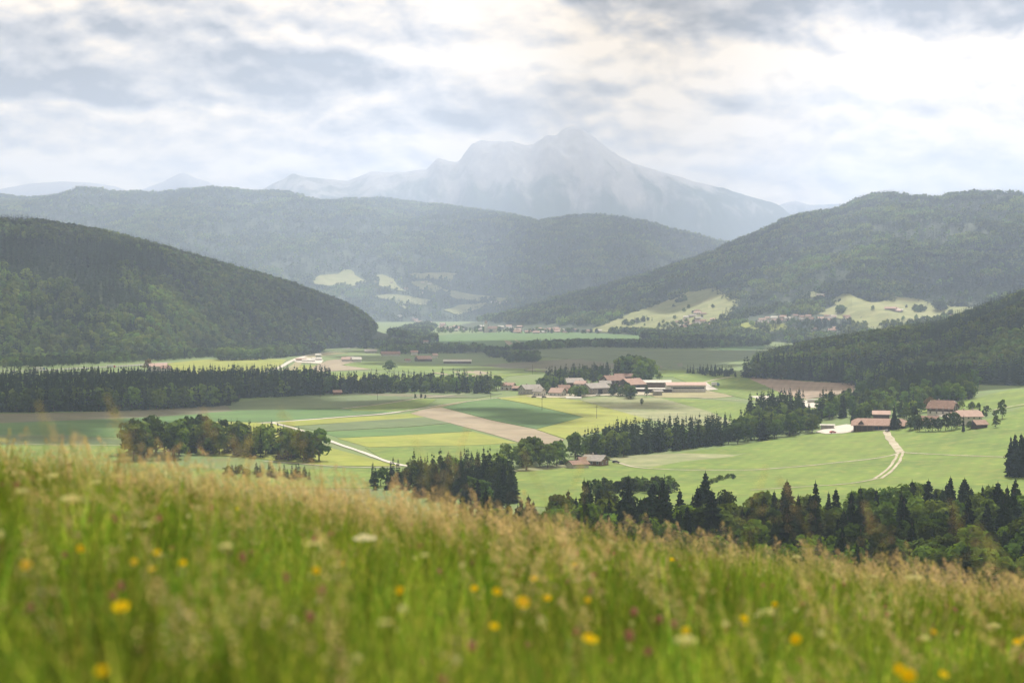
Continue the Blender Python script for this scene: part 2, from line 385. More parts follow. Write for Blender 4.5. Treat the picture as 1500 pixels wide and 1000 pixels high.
def road(name, pts, width, mat, surf=ground, lift=0.30, y0=300.0, twin=False):
    """a ribbon of real width along a line of picture points"""
    P = densify(pts, 10, closed=False)
    W = raycast([p[0] for p in P], [p[1] for p in P], surf, y0=y0)[:, :2]
    # resample by length and smooth
    for _ in range(2): W[1:-1] = (W[:-2] + 2 * W[1:-1] + W[2:]) / 4
    s = np.concatenate([[0], np.cumsum(np.linalg.norm(np.diff(W, axis=0), axis=1))])
    q = np.linspace(0, s[-1], max(8, int(s[-1] / 9))); C = np.stack([np.interp(q, s, W[:, 0]), np.interp(q, s, W[:, 1])], 1)
    T = np.gradient(C, axis=0); T /= np.linalg.norm(T, axis=1)[:, None] + 1e-9; N = np.stack([-T[:, 1], T[:, 0]], 1)
    wj = width * (1 + 0.35 * fbm(q * 0.05, q * 0 + width, 3))[:, None]
    offs = [(-0.5, 0.5)] if not twin else [(-0.5, -0.16), (0.16, 0.5)]
    V = []; Fc = []
    for a, b in offs:
        base = len(V)
        rows = [C + N * wj * k for k in (a, b)]
        for r_ in range(len(C)):
            for k in (1, 0): V.append((rows[k][r_, 0], rows[k][r_, 1]))
        Fc += [(base + 2 * i, base + 2 * i + 2, base + 2 * i + 3, base + 2 * i + 1) for i in range(len(C) - 1)]
    V = np.array(V); z = surf(V[:, 0], V[:, 1]) + lift + (V[:, 1] / 1000) ** 2 * 0.035
    o = link(name, mesh_np(name, np.column_stack([V, z]), Fc, mat, True)); return tag(o, kind='structure')

G1 = D('meadow_green', (0.088, 0.150, 0.013), (0.112, 0.172, 0.017), 0.012, (0.175, 0.200, 0.033), 0.13, stripes=(0.3, 9, 0.045), stand=.13, stand_scale=.028)
G2 = D('crop_green', (0.052, 0.120, 0.024), (0.064, 0.136, 0.028), 0.010, (0.082, 0.148, 0.034), 0.12, stripes=(1.1, 6, 0.032), stand=.13, stand_scale=.028)
G3 = D('mown_meadow', (0.165, 0.205, 0.018), (0.195, 0.220, 0.025), 0.010, (0.235, 0.240, 0.045), 0.14, stripes=(0.9, 8, 0.045), stand=.13, stand_scale=.028)
G4 = D('pale_meadow', (0.14, 0.17, 0.065), (0.20, 0.215, 0.105), 0.02, (0.24, 0.235, 0.13), 0.12, stand=.13, stand_scale=.028)
G5 = D('young_crop', (0.078, 0.118, 0.042), (0.090, 0.130, 0.046), 0.008, (0.105, 0.14, 0.055), 0.1, stripes=(0.2, 6, 0.038), stand=.13, stand_scale=.028)
G6 = D('far_meadow', (0.16, 0.185, 0.060), (0.21, 0.225, 0.085), 0.004, (0.24, 0.24, 0.11), 0.015, stand=.13, stand_scale=.028)
B1 = D('bare_soil', (0.215, 0.175, 0.120), (0.245, 0.205, 0.145), 0.02, (0.20, 0.19, 0.11), 0.2, stripes=(-0.55, 5, 0.038), stand=.13, stand_scale=.028)
B2 = D('ploughed_soil', (0.215, 0.165, 0.120), (0.245, 0.195, 0.145), 0.012, (0.20, 0.155, 0.11), 0.1, stripes=(0.2, 7, 0.051), stand=.13, stand_scale=.028)
B3 = D('dry_grass', (0.215, 0.200, 0.095), (0.245, 0.220, 0.120), 0.03, (0.19, 0.20, 0.08), 0.2, stand=.13, stand_scale=.028)
B4 = D('fallow_field', (0.105, 0.105, 0.062), (0.125, 0.120, 0.070), 0.01, (0.10, 0.125, 0.055), 0.06, stripes=(0.1, 8, 0.038), stand=.13, stand_scale=.028)
GRAV = D('gravel', (0.42, 0.40, 0.36), (0.50, 0.475, 0.43), 0.15, (0.36, 0.33, 0.28), 0.6)
TRACK = D('track_dirt', (0.30, 0.265, 0.20), (0.40, 0.365, 0.29), 0.05, (0.20, 0.215, 0.09), 0.25)
ASPH = D('road_asphalt', (0.20, 0.20, 0.20), (0.25, 0.245, 0.235), 0.1)

FIELDS = [
 # (name, material, outline) near to middle distance
 ('meadow', G1, [(735, 706), (760, 690), (850, 682), (960, 668), (1080, 652), (1200, 634), (1290, 625), (1420, 622), (1500, 596), (1620, 560), (1640, 640), (1640, 745), (1300, 760), (900, 750), (760, 740)]),
 ('meadow', G4, [(885, 671), (930, 667), (1000, 664), (1078, 666), (1094, 663), (1072, 669), (1000, 676), (955, 684), (925, 684), (908, 677)]),
 ('meadow', G4, [(738, 692), (775, 684), (835, 679), (838, 684), (780, 690)]),
 ('meadow', G1, [(1420, 586), (1500, 565), (1620, 530), (1620, 575), (1500, 594), (1440, 604), (1395, 606), (1300, 600)]),
 ('field', G2, [(650, 596), (700, 586), (724, 583), (770, 592), (854, 611), (785, 628), (720, 615)]),
 ('bare_field', B1, [(601, 606), (620, 600), (646, 597), (720, 616), (784, 629), (826, 644), (806, 660), (770, 651), (720, 636), (660, 620)]),
 ('mown_field', G3, [(727, 583), (776, 578), (851, 587), (952, 615), (905, 627), (828, 643), (786, 629), (855, 611), (771, 591)]),
 ('pale_meadow', G4, [(850, 586), (884, 581), (930, 580), (968, 583), (1040, 603), (1076, 620), (1020, 624), (987, 622), (952, 615)]),
 ('meadow', G1, [(968, 583), (1030, 585), (1110, 592), (1200, 597), (1195, 612), (1080, 622), (1040, 603)]),
 ('dry_field', B3, [(945, 576), (1000, 574), (1035, 572), (1062, 577), (1074, 581), (1045, 583), (960, 582)]),
 ('meadow', G1, [(905, 552), (945, 545), (985, 542), (1040, 546), (1095, 551), (1140, 574), (1185, 585), (1120, 590), (1078, 581), (1032, 570), (985, 552)]),
 ('ploughed_field', B2, [(1088, 551), (1130, 554), (1180, 559), (1252, 562), (1252, 574), (1215, 580), (1180, 585), (1150, 578)]),
 ('meadow', G1, [(1186, 586), (1252, 576), (1300, 580), (1330, 592), (1250, 596), (1205, 592)]),
 ('field', G5, [(330, 592), (440, 578), (503, 574), (735, 577), (700, 583), (610, 583), (560, 591), (503, 598), (340, 602)]),
 ('fallow_field', B4, [(505, 577), (600, 577), (700, 581), (640, 583), (560, 580)]),
 ('fallow_field', B4, [(-60, 607), (130, 604), (330, 594), (440, 596), (340, 604), (200, 612), (-60, 622)]),
 ('field', G2, [(-60, 622), (200, 612), (300, 606), (320, 616), (190, 640), (-60, 638)]),
 ('field', G5, [(-60, 637), (100, 637), (186, 646), (184, 650), (-60, 649)]),
 ('meadow', G1, [(-60, 652), (186, 653), (190, 676), (330, 688), (480, 686), (600, 687), (560, 715), (-60, 715)]),
 ('field', G2, [(300, 605), (380, 600), (500, 599), (590, 603), (500, 610), (396, 618), (320, 617)]),
 ('meadow', G3, [(320, 618), (400, 620), (480, 655), (585, 683), (480, 682), (340, 668), (190, 655), (190, 640)]),
 ('mown_field', G3, [(400, 619), (470, 614), (560, 609), (600, 606), (622, 611), (520, 618), (430, 624)]),
 ('field', G5, [(430, 625), (520, 618), (622, 611), (660, 620), (600, 625), (470, 632)]),
 ('field', G2, [(470, 633), (600, 626), (662, 621), (692, 631), (600, 637), (496, 641)]),
 ('mown_field', G3, [(494, 642), (600, 637), (692, 632), (758, 649), (690, 652), (540, 655)]),
 ('meadow', G1, [(535, 656), (690, 653), (765, 650), (765, 662), (700, 676), (600, 684), (560, 672)]),
 ('mown_field', B3, [(602, 604), (650, 593), (690, 587), (760, 584), (700, 585), (648, 596), (618, 601)]),
 ('meadow', G1, [(503, 599), (562, 591), (612, 584), (640, 585), (625, 594), (590, 603), (520, 604)]),
]
FAR_FIELDS = [
 ('meadow', G3, [(225, 534), (300, 527), (385, 525), (420, 527), (405, 542), (380, 548), (300, 549), (240, 545)]),
 ('bare_field', B1, [(440, 548), (462, 536), (480, 528), (500, 526), (520, 530), (500, 535), (545, 541), (500, 543), (460, 545)]),
 ('dry_field', B3, [(400, 548), (425, 537), (440, 524), (480, 517), (510, 517), (470, 522), (445, 528), (432, 545)]),
 ('meadow', G3, [(420, 545), (432, 535), (470, 535), (458, 545)]),
 ('meadow', G1, [(470, 545), (560, 545), (580, 548), (700, 549), (745, 552), (700, 562), (600, 562), (500, 556), (440, 552)]),
 ('mown_field', G3, [(440, 552), (520, 550), (590, 558), (560, 566), (480, 560)]),
 ('meadow', G1, [(500, 533), (560, 529), (640, 534), (760, 537), (820, 545), (740, 551), (600, 545), (520, 540)]),
 ('bare_field', B1, [(630, 545), (700, 543), (735, 549), (700, 552), (650, 549)]),
 ('fallow_field', B4, [(700, 536), (760, 531), (900, 522), (1000, 524), (1000, 538), (900, 545), (800, 545)]),
 ('field', G5, [(760, 520), (900, 515), (1050, 514), (1130, 512), (1040, 540), (960, 542), (880, 530)]),
 ('field', G2, [(600, 497), (660, 490), (760, 486), (940, 487), (935, 498), (860, 505), (780, 512), (700, 508), (620, 506)]),
 ('bare_field', B1, [(738, 498), (752, 496), (766, 504), (745, 507)]),
 ('field', G5, [(620, 508), (760, 513), (850, 508), (940, 503), (1030, 508), (900, 515), (760, 521), (640, 516)]),
 ('meadow', G2, [(1040, 509), (1120, 505), (1120, 511), (1070, 516)]),
 ('field', G5, [(450, 503), (540, 500), (560, 502), (520, 512), (470, 514)]),
]
for nm, m_, poly in FIELDS: drape(nm, poly, m_, step=14)
for nm, m_, poly in FAR_FIELDS: drape(nm, poly, m_, step=16, y0=1900)

S_LEFT, S_RIGHT, S_FAR, S_SPUR = hsurf('left_hill'), hsurf('right_hill'), hsurf('far_ridge', 'right_hill'), hsurf('wooded_spur')
CLEAR_RIGHT = [
 (G6, [(856, 487), (900, 470), (935, 455), (990, 437), (1003, 428), (1020, 428), (1048, 421), (1062, 433), (1084, 440), (1082, 449), (1066, 460), (1060, 472), (1030, 482), (960, 487)]),
 (G3, [(1066, 484), (1085, 474), (1110, 472), (1150, 475), (1160, 484), (1110, 488)]),
 (G6, [(1196, 460), (1225, 448), (1218, 437), (1240, 429), (1275, 444), (1290, 443), (1310, 435), (1345, 438), (1366, 446), (1442, 452), (1425, 462), (1390, 470), (1350, 470), (1310, 480), (1285, 488), (1262, 478), (1240, 470)]),
 (G4, [(1264, 479), (1300, 477), (1312, 486), (1290, 490)]),
 (G6, [(1168, 434), (1190, 428), (1215, 432), (1205, 438)]),
]
CLEAR_FAR = [
 (G6, [(447, 413), (470, 404), (496, 402), (503, 396), (515, 396), (520, 404), (540, 414), (530, 419), (500, 421), (470, 418)]),
 (G6, [(545, 405), (560, 403), (577, 410), (578, 415), (593, 428), (570, 424), (548, 416)]),
 (G6, [(600, 402), (640, 400), (668, 401), (660, 412), (610, 408)]),
 (G6, [(600, 413), (625, 412), (648, 422), (640, 430), (614, 424)]),
 (G4, [(540, 434), (580, 432), (630, 440), (625, 448), (590, 446), (600, 456), (575, 442)]),
 (G4, [(648, 424), (690, 432), (740, 438), (700, 442), (660, 436)]),
 (G6, [(652, 455), (672, 448), (700, 446), (735, 438), (772, 437), (744, 446), (700, 453), (670, 462)]),
]
for m_, p_ in CLEAR_RIGHT: drape('clearing', p_, m_, S_RIGHT, step=9, lift=0.8, y0=2900, wob=2.5)
for m_, p_ in CLEAR_FAR: drape('clearing', p_, m_, S_FAR, step=9, lift=1.5, y0=4300, wob=2.5)

road('road', [(380, 620), (397, 619), (464, 614), (514, 610), (559, 607), (588, 603)], 4.5, GRAV)
road('path', [(588, 603), (610, 600), (649, 593), (716, 584), (778, 580), (800, 583)], 3.2, TRACK)
road('road', [(397, 619), (430, 627), (464, 638), (498, 652), (537, 664), (562, 675), (589, 683), (605, 684)], 3.4, GRAV)
road('path', [(386, 676), (436, 679), (484, 683), (520, 685), (587, 684)], 2.6, TRACK)
road('path', [(500, 599), (562, 592), (610, 584), (680, 577)], 3.2, TRACK)
road('path', [(-60, 650), (0, 650), (90, 652), (186, 652)], 2.2, TRACK)
road('road', [(1298, 632), (1300, 638), (1306, 646), (1312, 654), (1319, 663)], 4.6, TRACK)
road('path', [(1319, 663), (1316, 672), (1311, 680), (1302, 691), (1286, 701)], 4.4, TRACK, twin=True)
road('path', [(1286, 701), (1265, 706), (1233, 710), (1180, 713), (1100, 718)], 1.5, TRACK)
road('path', [(1317, 664), (1308, 668), (1265, 674), (1223, 678), (1180, 683), (1100, 689), (1000, 689), (940, 686), (918, 683), (912, 680), (908, 677), (898, 677)], 2.2, TRACK)
road('path', [(1319, 663), (1338, 664), (1393, 667), (1479, 670)], 1.8, TRACK)
road('path', [(1455, 601), (1474, 597), (1500, 592), (1585, 583)], 2.6, TRACK)
road('path', [(1010, 582), (1060, 585), (1110, 588), (1200, 592)], 2.4, TRACK)
road('path', [(1032, 560), (1045, 556), (1074, 552)], 3.0, TRACK)
road('path', [(1170, 584), (1215, 578), (1262, 570)], 3.0, TRACK)
road('motorway', [(-120, 548), (0, 544), (60, 543), (110, 540), (150, 538), (190, 536), (250, 531)], 16, ASPH, y0=1900)
road('road', [(360, 553), (385, 546), (410, 540), (422, 531), (434, 524), (452, 520), (480, 516), (520, 514)], 7, GRAV, y0=1900)
road('road', [(505, 511), (530, 508), (560, 504), (600, 500), (625, 497)], 11, ASPH, y0=1900)
drape('forecourt', [(1195, 633), (1210, 636), (1235, 635), (1262, 631), (1300, 631), (1306, 628), (1290, 626), (1262, 624), (1240, 622), (1215, 626)], GRAV, step=8, lift=0.3)
drape('forecourt', [(1168, 589), (1178, 586), (1184, 588), (1200, 592), (1198, 598), (1176, 597)], GRAV, step=8, lift=0.3)
drape('forecourt', [(1028, 566), (1034, 560), (1042, 566), (1052, 571), (1036, 572)], GRAV, step=8, lift=0.3)
drape('sand_bank', [(1098, 581), (1122, 580), (1152, 585), (1140, 589), (1112, 585)], GRAV, step=8, lift=0.3)
drape('farmyard', [(770, 580), (800, 578), (860, 577), (905, 574), (950, 575), (955, 579), (880, 580), (820, 583), (790, 583)], TRACK, step=8, lift=0.3)
drape('gravel_yard', [(428, 528), (442, 523), (474, 528), (470, 533), (435, 531)], GRAV, step=8, lift=0.3, y0=1900)
drape('forecourt', [(1360, 602), (1372, 600), (1374, 606), (1395, 609), (1390, 612), (1362, 608)], GRAV, step=8, lift=0.3)

# ------------------------------------------------------------------ trees
M_BARK = D('bark', (0.10, 0.075, 0.055), (0.06, 0.048, 0.04), 1.5, coord='object')
M_SPRUCE = D('spruce_needles', (0.022, 0.040, 0.019), (0.040, 0.062, 0.026), 0.8, trans=0.16, rnd=0.42, hue=0.012, coord='object', stand=.25)
M_LEAF = D('leaves', (0.044, 0.084, 0.018), (0.115, 0.170, 0.034), 0.45, trans=0.32, rnd=0.48, hue=0.02, coord='object', stand=.62)
M_LEAF_LIT = D('sunlit_leaves', (0.085, 0.130, 0.030), (0.165, 0.215, 0.045), 0.3, trans=0.34, rnd=0.35, hue=0.02, coord='object', stand=.3)  # lighter green leaves, brightened to paint sunlit patches into the hill forests
M_LIME = D('young_leaves', (0.085, 0.155, 0.020), (0.125, 0.20, 0.030), 0.6, trans=0.38, rnd=0.2, coord='object')
M_COPPER = D('copper_leaves', (0.14, 0.105, 0.040), (0.18, 0.135, 0.055), 0.6, trans=0.25, coord='object')

def conifer_geo(seed, whorls=18, per=8, spread=0.17, h=1.0, low=False, ragged=0.25):
    """unit-height spruce: drooping fans of twigs in irregular whorls; sparse top, gaps"""
    r = np.random.RandomState(seed); V = []; Fc = []
    for i in range(whorls):
        t = (i + r.uniform(-.3, .3)) / whorls; z = 0.10 + 0.88 * t
        R = spread * (1 - t) ** 0.85 * (1 + r.uniform(-ragged, ragged) * .8) + 0.010 + .018 * math.sin(t * 9 + seed) * (1 - t)
        n = max(4, int(per * (1 - 0.45 * t))); a0 = r.uniform(0, 6.28)
        for k in range(n):
            if r.rand() < 0.07: continue
            a = a0 + k * 6.283 / n + r.uniform(-.25, .25); L = R * r.uniform(0.7, 1.18); ca, sa = math.cos(a), math.sin(a)
            w = L * r.uniform(0.28, 0.42) if not low else L * 0.62
            dz = -L * r.uniform(0.30, 0.60); b = len(V); m = 0.58
            V += [(0, 0, z + 0.012), (ca * L * m - sa * w, sa * L * m + ca * w, z + dz * 0.75 - 0.012), (ca * L, sa * L, z + dz), (ca * L * m + sa * w, sa * L * m - ca * w, z + dz * 0.75 - 0.012)]
            Fc += [(b, b + 1, b + 2), (b, b + 2, b + 3)]
            if not low:                                                   # hanging twigs below the branch
                b = len(V); hd = 0.028 * r.uniform(.6, 1.5)
                V += [(ca * L * .12, sa * L * .12, z), (ca * L * .98, sa * L * .98, z + dz), (ca * L * .62, sa * L * .62, z + dz - hd), (ca * L * .22, sa * L * .22, z - hd * 1.3)]
                Fc += [(b, b + 1, b + 2, b + 3)]
    b = len(V); V += [(-.006, 0, .93), (.006, 0, .93), (0, 0, 1.0), (0, -.006, .93), (0, .006, .93)]; Fc += [(b, b + 1, b + 2), (b + 3, b + 4, b + 2)]
    return np.array(V), Fc
def leafy_geo(seed, n=420, leaf=0.055, lobes=9, w=0.36, z0=0.04, squash=1.0):
    """unit-height broadleaf crown: leaf tufts scattered over and inside uneven lobes"""
    r = np.random.RandomState(seed); L = []
    for i in range(lobes):
        a = i * 2.4 + r.uniform(-.4, .4); q = (i + .5) / lobes; rr = w * 0.60 * math.sin(math.pi * min(.97, q * 0.62 + .30)) * r.uniform(.55, 1.1)
        z = z0 + (1 - z0) * (0.16 + 0.64 * q); L.append((math.cos(a) * rr, math.sin(a) * rr, z, w * r.uniform(.36, .58) * (1 - 0.28 * q)))
    V = []; Fc = []
    for i in range(n):
        x, y, z, R = L[r.randint(lobes)]; d = r.normal(size=3); d /= np.linalg.norm(d); d[2] = abs(d[2]) * 1.0 if r.rand() < .68 else d[2]
        rad = R * (r.uniform(.80, 1.10) if r.rand() < .8 else r.uniform(.3, .8))
        p = np.array([x, y, z]) + d * rad * np.array([1, 1, .85 * squash])
        if p[2] < z0 * .6: continue
        nn = d + r.normal(size=3) * .38; nn /= np.linalg.norm(nn); t = np.cross(nn, r.normal(size=3)); t /= np.linalg.norm(t) + 1e-6; u = np.cross(nn, t)
        s = leaf * r.uniform(.5, 1.25); b = len(V)
        V += [p + t * s, p + u * s * r.uniform(.6, 1) + nn * s * .25, p - t * s * r.uniform(.7, 1), p - u * s * r.uniform(.6, 1) - nn * s * .15]; Fc += [(b, b + 1, b + 2), (b, b + 2, b + 3)]
    V = np.array(V); V[:, 2] *= 1.0 / max(V[:, 2].max(), 1e-3); return V, Fc
def trunk_geo(h=0.3, r0=0.018, limbs=4, seed=0, reach=0.2):
    r = np.random.RandomState(seed); V = []; Fc = []
    def tube(p, q, ra, rb):
        p, q = np.array(p, float), np.array(q, float); d = q - p; d /= np.linalg.norm(d); s = np.cross(d, [0.3, 1, .1]); s /= np.linalg.norm(s); u = np.cross(d, s); b = len(V)
        for c, rr in ((p, ra), (q, rb)):
            for k in range(6): V.append(c + (math.cos(k * 1.0472) * s + math.sin(k * 1.0472) * u) * rr)
        for k in range(6): Fc.append((b + k, b + (k + 1) % 6, b + 6 + (k + 1) % 6, b + 6 + k))
    tube((0, 0, -.03), (0.004, 0, h), r0, r0 * .62)
    for k in range(limbs):
        a = k * 6.283 / max(limbs, 1) + r.uniform(-.4, .4); tube((0.004, 0, h * .92), (math.cos(a) * reach, math.sin(a) * reach, h + reach * r.uniform(.9, 1.6)), r0 * .5, r0 * .18)
    return np.array(V), Fc
def mk(name, g, mat): return mesh_np(name, g[0], g[1], mat)
def merge(parts):
    V = []; Fc = []; I = []; n = 0
    for (v, f), mi in parts:
        V.append(v); Fc += [tuple(q + n for q in t) for t in f]; I += [mi] * len(f); n += len(v)
    return np.concatenate(V), Fc, I
def mk_multi(name, parts, mats):
    V, Fc, I = merge(parts); me = mesh_np(name, V, Fc, mats); me.polygons.foreach_set('material_index', I); return me

CON = [mk('crown', conifer_geo(10 + i, 25, 11, sp, ragged=rg), M_SPRUCE) for i, (sp, rg) in enumerate([(.19, .22), (.17, .3), (.22, .25), (.15, .25)])]
CON_T = mk('trunk', trunk_geo(.9, .011, 0), M_BARK)
LEA = [mk('crown', leafy_geo(30 + i, n, lf, lb, w), M_LEAF) for i, (n, lf, lb, w) in enumerate([(620, .046, 10, .36), (680, .046, 12, .42), (560, .046, 9, .30), (620, .05, 11, .46)])]
LIM = [mk('crown', leafy_geo(50 + i, 620, .045, 10, .40), M_LIME) for i in range(2)]
LEA_T = mk('trunk', trunk_geo(.32, .02, 5, 3), M_BARK)
COP = mk('crown', leafy_geo(61, 600, .05, 11, .44), M_COPPER)

protos = {}
def proto_col(name, meshes):
    c = bpy.data.collections.new(name)
    for i, me in enumerate(meshes):
        o = bpy.data.objects.new('%s_%02d' % (name, i), me); c.objects.link(o)
    protos[name] = c; return c
def con_full(i, low): 
    g = conifer_geo(70 + i, 9 if low else 13, 5 if low else 7, [.18, .155, .20, .14][i % 4], low=low)
    return mk_multi('t', [(g, 0), (trunk_geo(.3, .012, 0), 1)] if not low else [(g, 0)], [M_SPRUCE, M_BARK])
def leaf_full(i, n, lf, m=None):
    return mk_multi('t', [(leafy_geo(90 + i, n, lf, 8, [.36, .42, .32, .46][i % 4]), 0), (trunk_geo(.3, .02, 0), 1)], [m or M_LEAF, M_BARK])
proto_col('mid_tree', [con_full(i, False) for i in range(4)] + [leaf_full(i, 300, .065) for i in range(4)] + [leaf_full(9, 300, .065, M_LIME)])
proto_col('low_tree', [con_full(i, True) for i in range(4)] + [leaf_full(i, 110, .10, M_LEAF_LIT if i % 2 else M_LEAF) for i in range(4)])
def canopy(seed, frac, nt=16, size=44):
    """a patch of far canopy: crowns side by side (metres)"""
    r = np.random.RandomState(seed); parts = []
    for k in range(nt):
        x, y = (k % 4 + r.uniform(0, 1)) / 4 * size - size / 2, (k // 4 + r.uniform(0, 1)) / 4 * size - size / 2
        if r.rand() < frac: g = conifer_geo(seed * 50 + k, 4, 4, .19, low=True); s = r.uniform(18, 29); mi = 0
        else: g = leafy_geo(seed * 50 + k, 26, .2, 4, .42); s = r.uniform(13, 22); mi = 1 + (k % 3 == 0)
        parts.append(((g[0] * s + np.array([x, y, -2]), g[1]), mi))
    return mk_multi('c', parts, [M_SPRUCE, M_LEAF, M_LEAF_LIT])
proto_col('canopy', [canopy(i, .92) for i in range(1, 4)] + [canopy(i, .12) for i in range(4, 7)])

def scatter(name, P, rot, scl, idx, col, label=None, cat=None, parent=None, group=None):
    """one object of uncountable things, instanced on its own points by geometry nodes"""
    n = len(P); me = bpy.data.meshes.new(name); me.vertices.add(n)
    me.vertices.foreach_set('co', np.asarray(P, np.float32).ravel())
    for nm, tp, arr in (('rot', 'FLOAT_VECTOR', rot), ('scl', 'FLOAT_VECTOR', scl), ('idx', 'INT', idx)):
        a = me.attributes.new(nm, tp, 'POINT')
        if tp == 'INT': a.data.foreach_set('value', np.asarray(arr, np.int32))
        else: a.data.foreach_set('vector', np.asarray(arr, np.float32).ravel())
    o = link(name, me, parent)
    ng = bpy.data.node_groups.new(name, 'GeometryNodeTree')
    ng.interface.new_socket('Geometry', in_out='INPUT', socket_type='NodeSocketGeometry'); ng.interface.new_socket('Geometry', in_out='OUTPUT', socket_type='NodeSocketGeometry')
    N = ng.nodes; Lk = ng.links
    gi = N.new('NodeGroupInput'); go = N.new('NodeGroupOutput'); ci = N.new('GeometryNodeCollectionInfo'); ip = N.new('GeometryNodeInstanceOnPoints')
    ci.inputs[0].default_value = col; ci.inputs['Separate Children'].default_value = True; ci.inputs['Reset Children'].default_value = True
    def attr(nm, tp):
        x = N.new('GeometryNodeInputNamedAttribute'); x.data_type = tp; x.inputs[0].default_value = nm
        return [q for q in x.outputs if q.enabled and q.name == 'Attribute'][0]
    Lk.new(gi.outputs[0], ip.inputs['Points']); Lk.new(ci.outputs[0], ip.inputs['Instance']); ip.inputs['Pick Instance'].default_value = True
    Lk.new(attr('idx', 'INT'), ip.inputs['Instance Index']); Lk.new(attr('rot', 'FLOAT_VECTOR'), ip.inputs['Rotation']); Lk.new(attr('scl', 'FLOAT_VECTOR'), ip.inputs['Scale'])
    Lk.new(ip.outputs[0], go.inputs[0])
    md = o.modifiers.new('scatter', 'NODES'); md.node_group = ng
    return tag(o, label, cat, group, 'stuff')

def jitter_grid(x0, x1, y0, y1, s):
    X, Y = np.meshgrid(np.arange(x0, x1, s), np.arange(y0, y1, s)); n = X.size
    return X.ravel() + rs.uniform(-.5, .5, n) * s, Y.ravel() + rs.uniform(-.5, .5, n) * s
def topix(x, y, z):
    d = (z - ZC) / y; y_ = 1.0
    # invert ray(): z/y = (-sin+b cos)/(cos+b sin)
    b = (d * math.cos(PITCH) + math.sin(PITCH)) / (math.cos(PITCH) - d * math.sin(PITCH))
    return 750 + F * x / y * (math.cos(PITCH) + b * math.sin(PITCH)), 500 - b * F
def forest(name, H, x0, x1, y0, y1, s, col, pcon, hrange, clear, nidx, nscale=260, label='', extra_keep=None, surf=None, canopy_mode=False):
    X, Y = jitter_grid(x0, x1, y0, y1, s)
    px = 750 + F * X / Y; k = (px > -130) & (px < 1630); X, Y = X[k], Y[k]
    Z = H.h(X, Y); g0 = ground(X, Y); yr = np.interp(750 + F * X / Y, H.yr[:, 0], H.yr[:, 1])
    k = (Z > g0 + 0.3) & (Y < yr + 160); X, Y, Z = X[k], Y[k], Z[k]
    px, py = topix(X, Y, Z); k = np.ones(len(X), bool)
    for poly in clear: k &= ~in_poly(px + 3 * perlin(px * .1, py * .2), py, poly)
    if extra_keep is not None: k &= extra_keep(X, Y, px, py)
    X, Y, Z, px, py = X[k], Y[k], Z[k], px[k], py[k]; n = len(X)
    nz = fbm(X / nscale, Y / nscale + 3, 4); con = (nz * 1.15 + rs.uniform(-.22, .22, n)) < pcon
    half = nidx // 2
    idx = np.where(con, rs.randint(0, half, n), half + rs.randint(0, nidx - half, n))
    if canopy_mode: sc = rs.uniform(.85, 1.12, n) * s / 38.0; S3 = np.stack([sc, sc, sc], 1)
    else:
        sc = np.where(con, rs.uniform(hrange[0], hrange[1], n), rs.uniform(hrange[0], hrange[1], n) * .78)
        wd = rs.uniform(.85, 1.25, n) * np.where(con, 1.05, 1.15); S3 = np.stack([sc * wd, sc * wd, sc], 1)
    R = np.stack([rs.uniform(-.03, .03, n), rs.uniform(-.03, .03, n), rs.uniform(0, 6.28, n)], 1)
    if canopy_mode:
        e = 8.0; R[:, 0] = np.clip(np.arctan((H.h(X, Y + e) - Z) / e), -.4, .6); R[:, 2] = rs.randint(0, 4, n) * 0.0 + rs.uniform(-.25, .25, n)
    print(name, n)
    return scatter(name, np.stack([X, Y, Z - (.4 if not canopy_mode else 2)], 1), R, S3, idx, protos[col], label)
CR = [p for _, p in CLEAR_RIGHT] + [[(615, 468), (700, 470), (905, 478), (905, 492), (610, 492)], [(1095, 462), (1250, 460), (1262, 476), (1100, 480)]]; CL_ = [[(550, 480), (575, 474), (620, 474), (700, 490), (700, 520), (540, 520)]]; CF = [p for _, p in CLEAR_FAR]
forest('forest', HILLS['left_hill'], -1300, 60, 2450, 4350, 9.0, 'low_tree', -0.02, (17, 27), CL_, 8, 300, 'mixed forest covering the long hill on the left')
forest('forest', HILLS['wooded_spur'], 180, 1000, 1750, 3100, 7.5, 'low_tree', 0.02, (16, 27), [], 8, 170, 'mixed forest on the wooded slope at the right above the farm meadow')
forest('forest', HILLS['right_hill'], -900, 2700, 3300, 8600, 38.0, 'canopy', 0.0, None, CR, 6, 420, 'forest covering the broad hazy hill on the right', canopy_mode=True)
forest('forest', HILLS['far_ridge'], -4200, 2400, 7500, 13400, 52.0, 'canopy', 0.10, None, CF, 6, 520, 'forest covering the hazy blue ridge across the valley', canopy_mode=True)
# ------------------------------------------------------------------ buildings
W_WHITE = D('white_plaster', (0.62, 0.60, 0.55), (0.70, 0.68, 0.63), 0.5, (0.5, 0.48, 0.43), 1.2, coord='object')
W_GREY = D('grey_plaster', (0.36, 0.34, 0.31), (0.42, 0.40, 0.37), 0.6, coord='object')
W_STONE = D('stone_wall', (0.24, 0.22, 0.19), (0.36, 0.33, 0.29), 1.4, (0.18, 0.16, 0.14), 3.0, coord='object')
W_WOOD = D('dark_timber', (0.075, 0.050, 0.036), (0.11, 0.075, 0.052), 1.2, coord='object')
W_BROWN = D('brown_timber', (0.17, 0.105, 0.060), (0.22, 0.14, 0.085), 1.2, coord='object')
R_RED = D('red_tiles', (0.31, 0.205, 0.165), (0.38, 0.265, 0.22), 0.5, (0.26, 0.16, 0.13), 1.5, coord='object')
R_PINK = D('pale_pink_roof', (0.42, 0.30, 0.26), (0.47, 0.345, 0.30), 0.4, coord='object')
R_BROWN = D('brown_tiles', (0.21, 0.135, 0.105), (0.27, 0.175, 0.14), 0.6, coord='object')
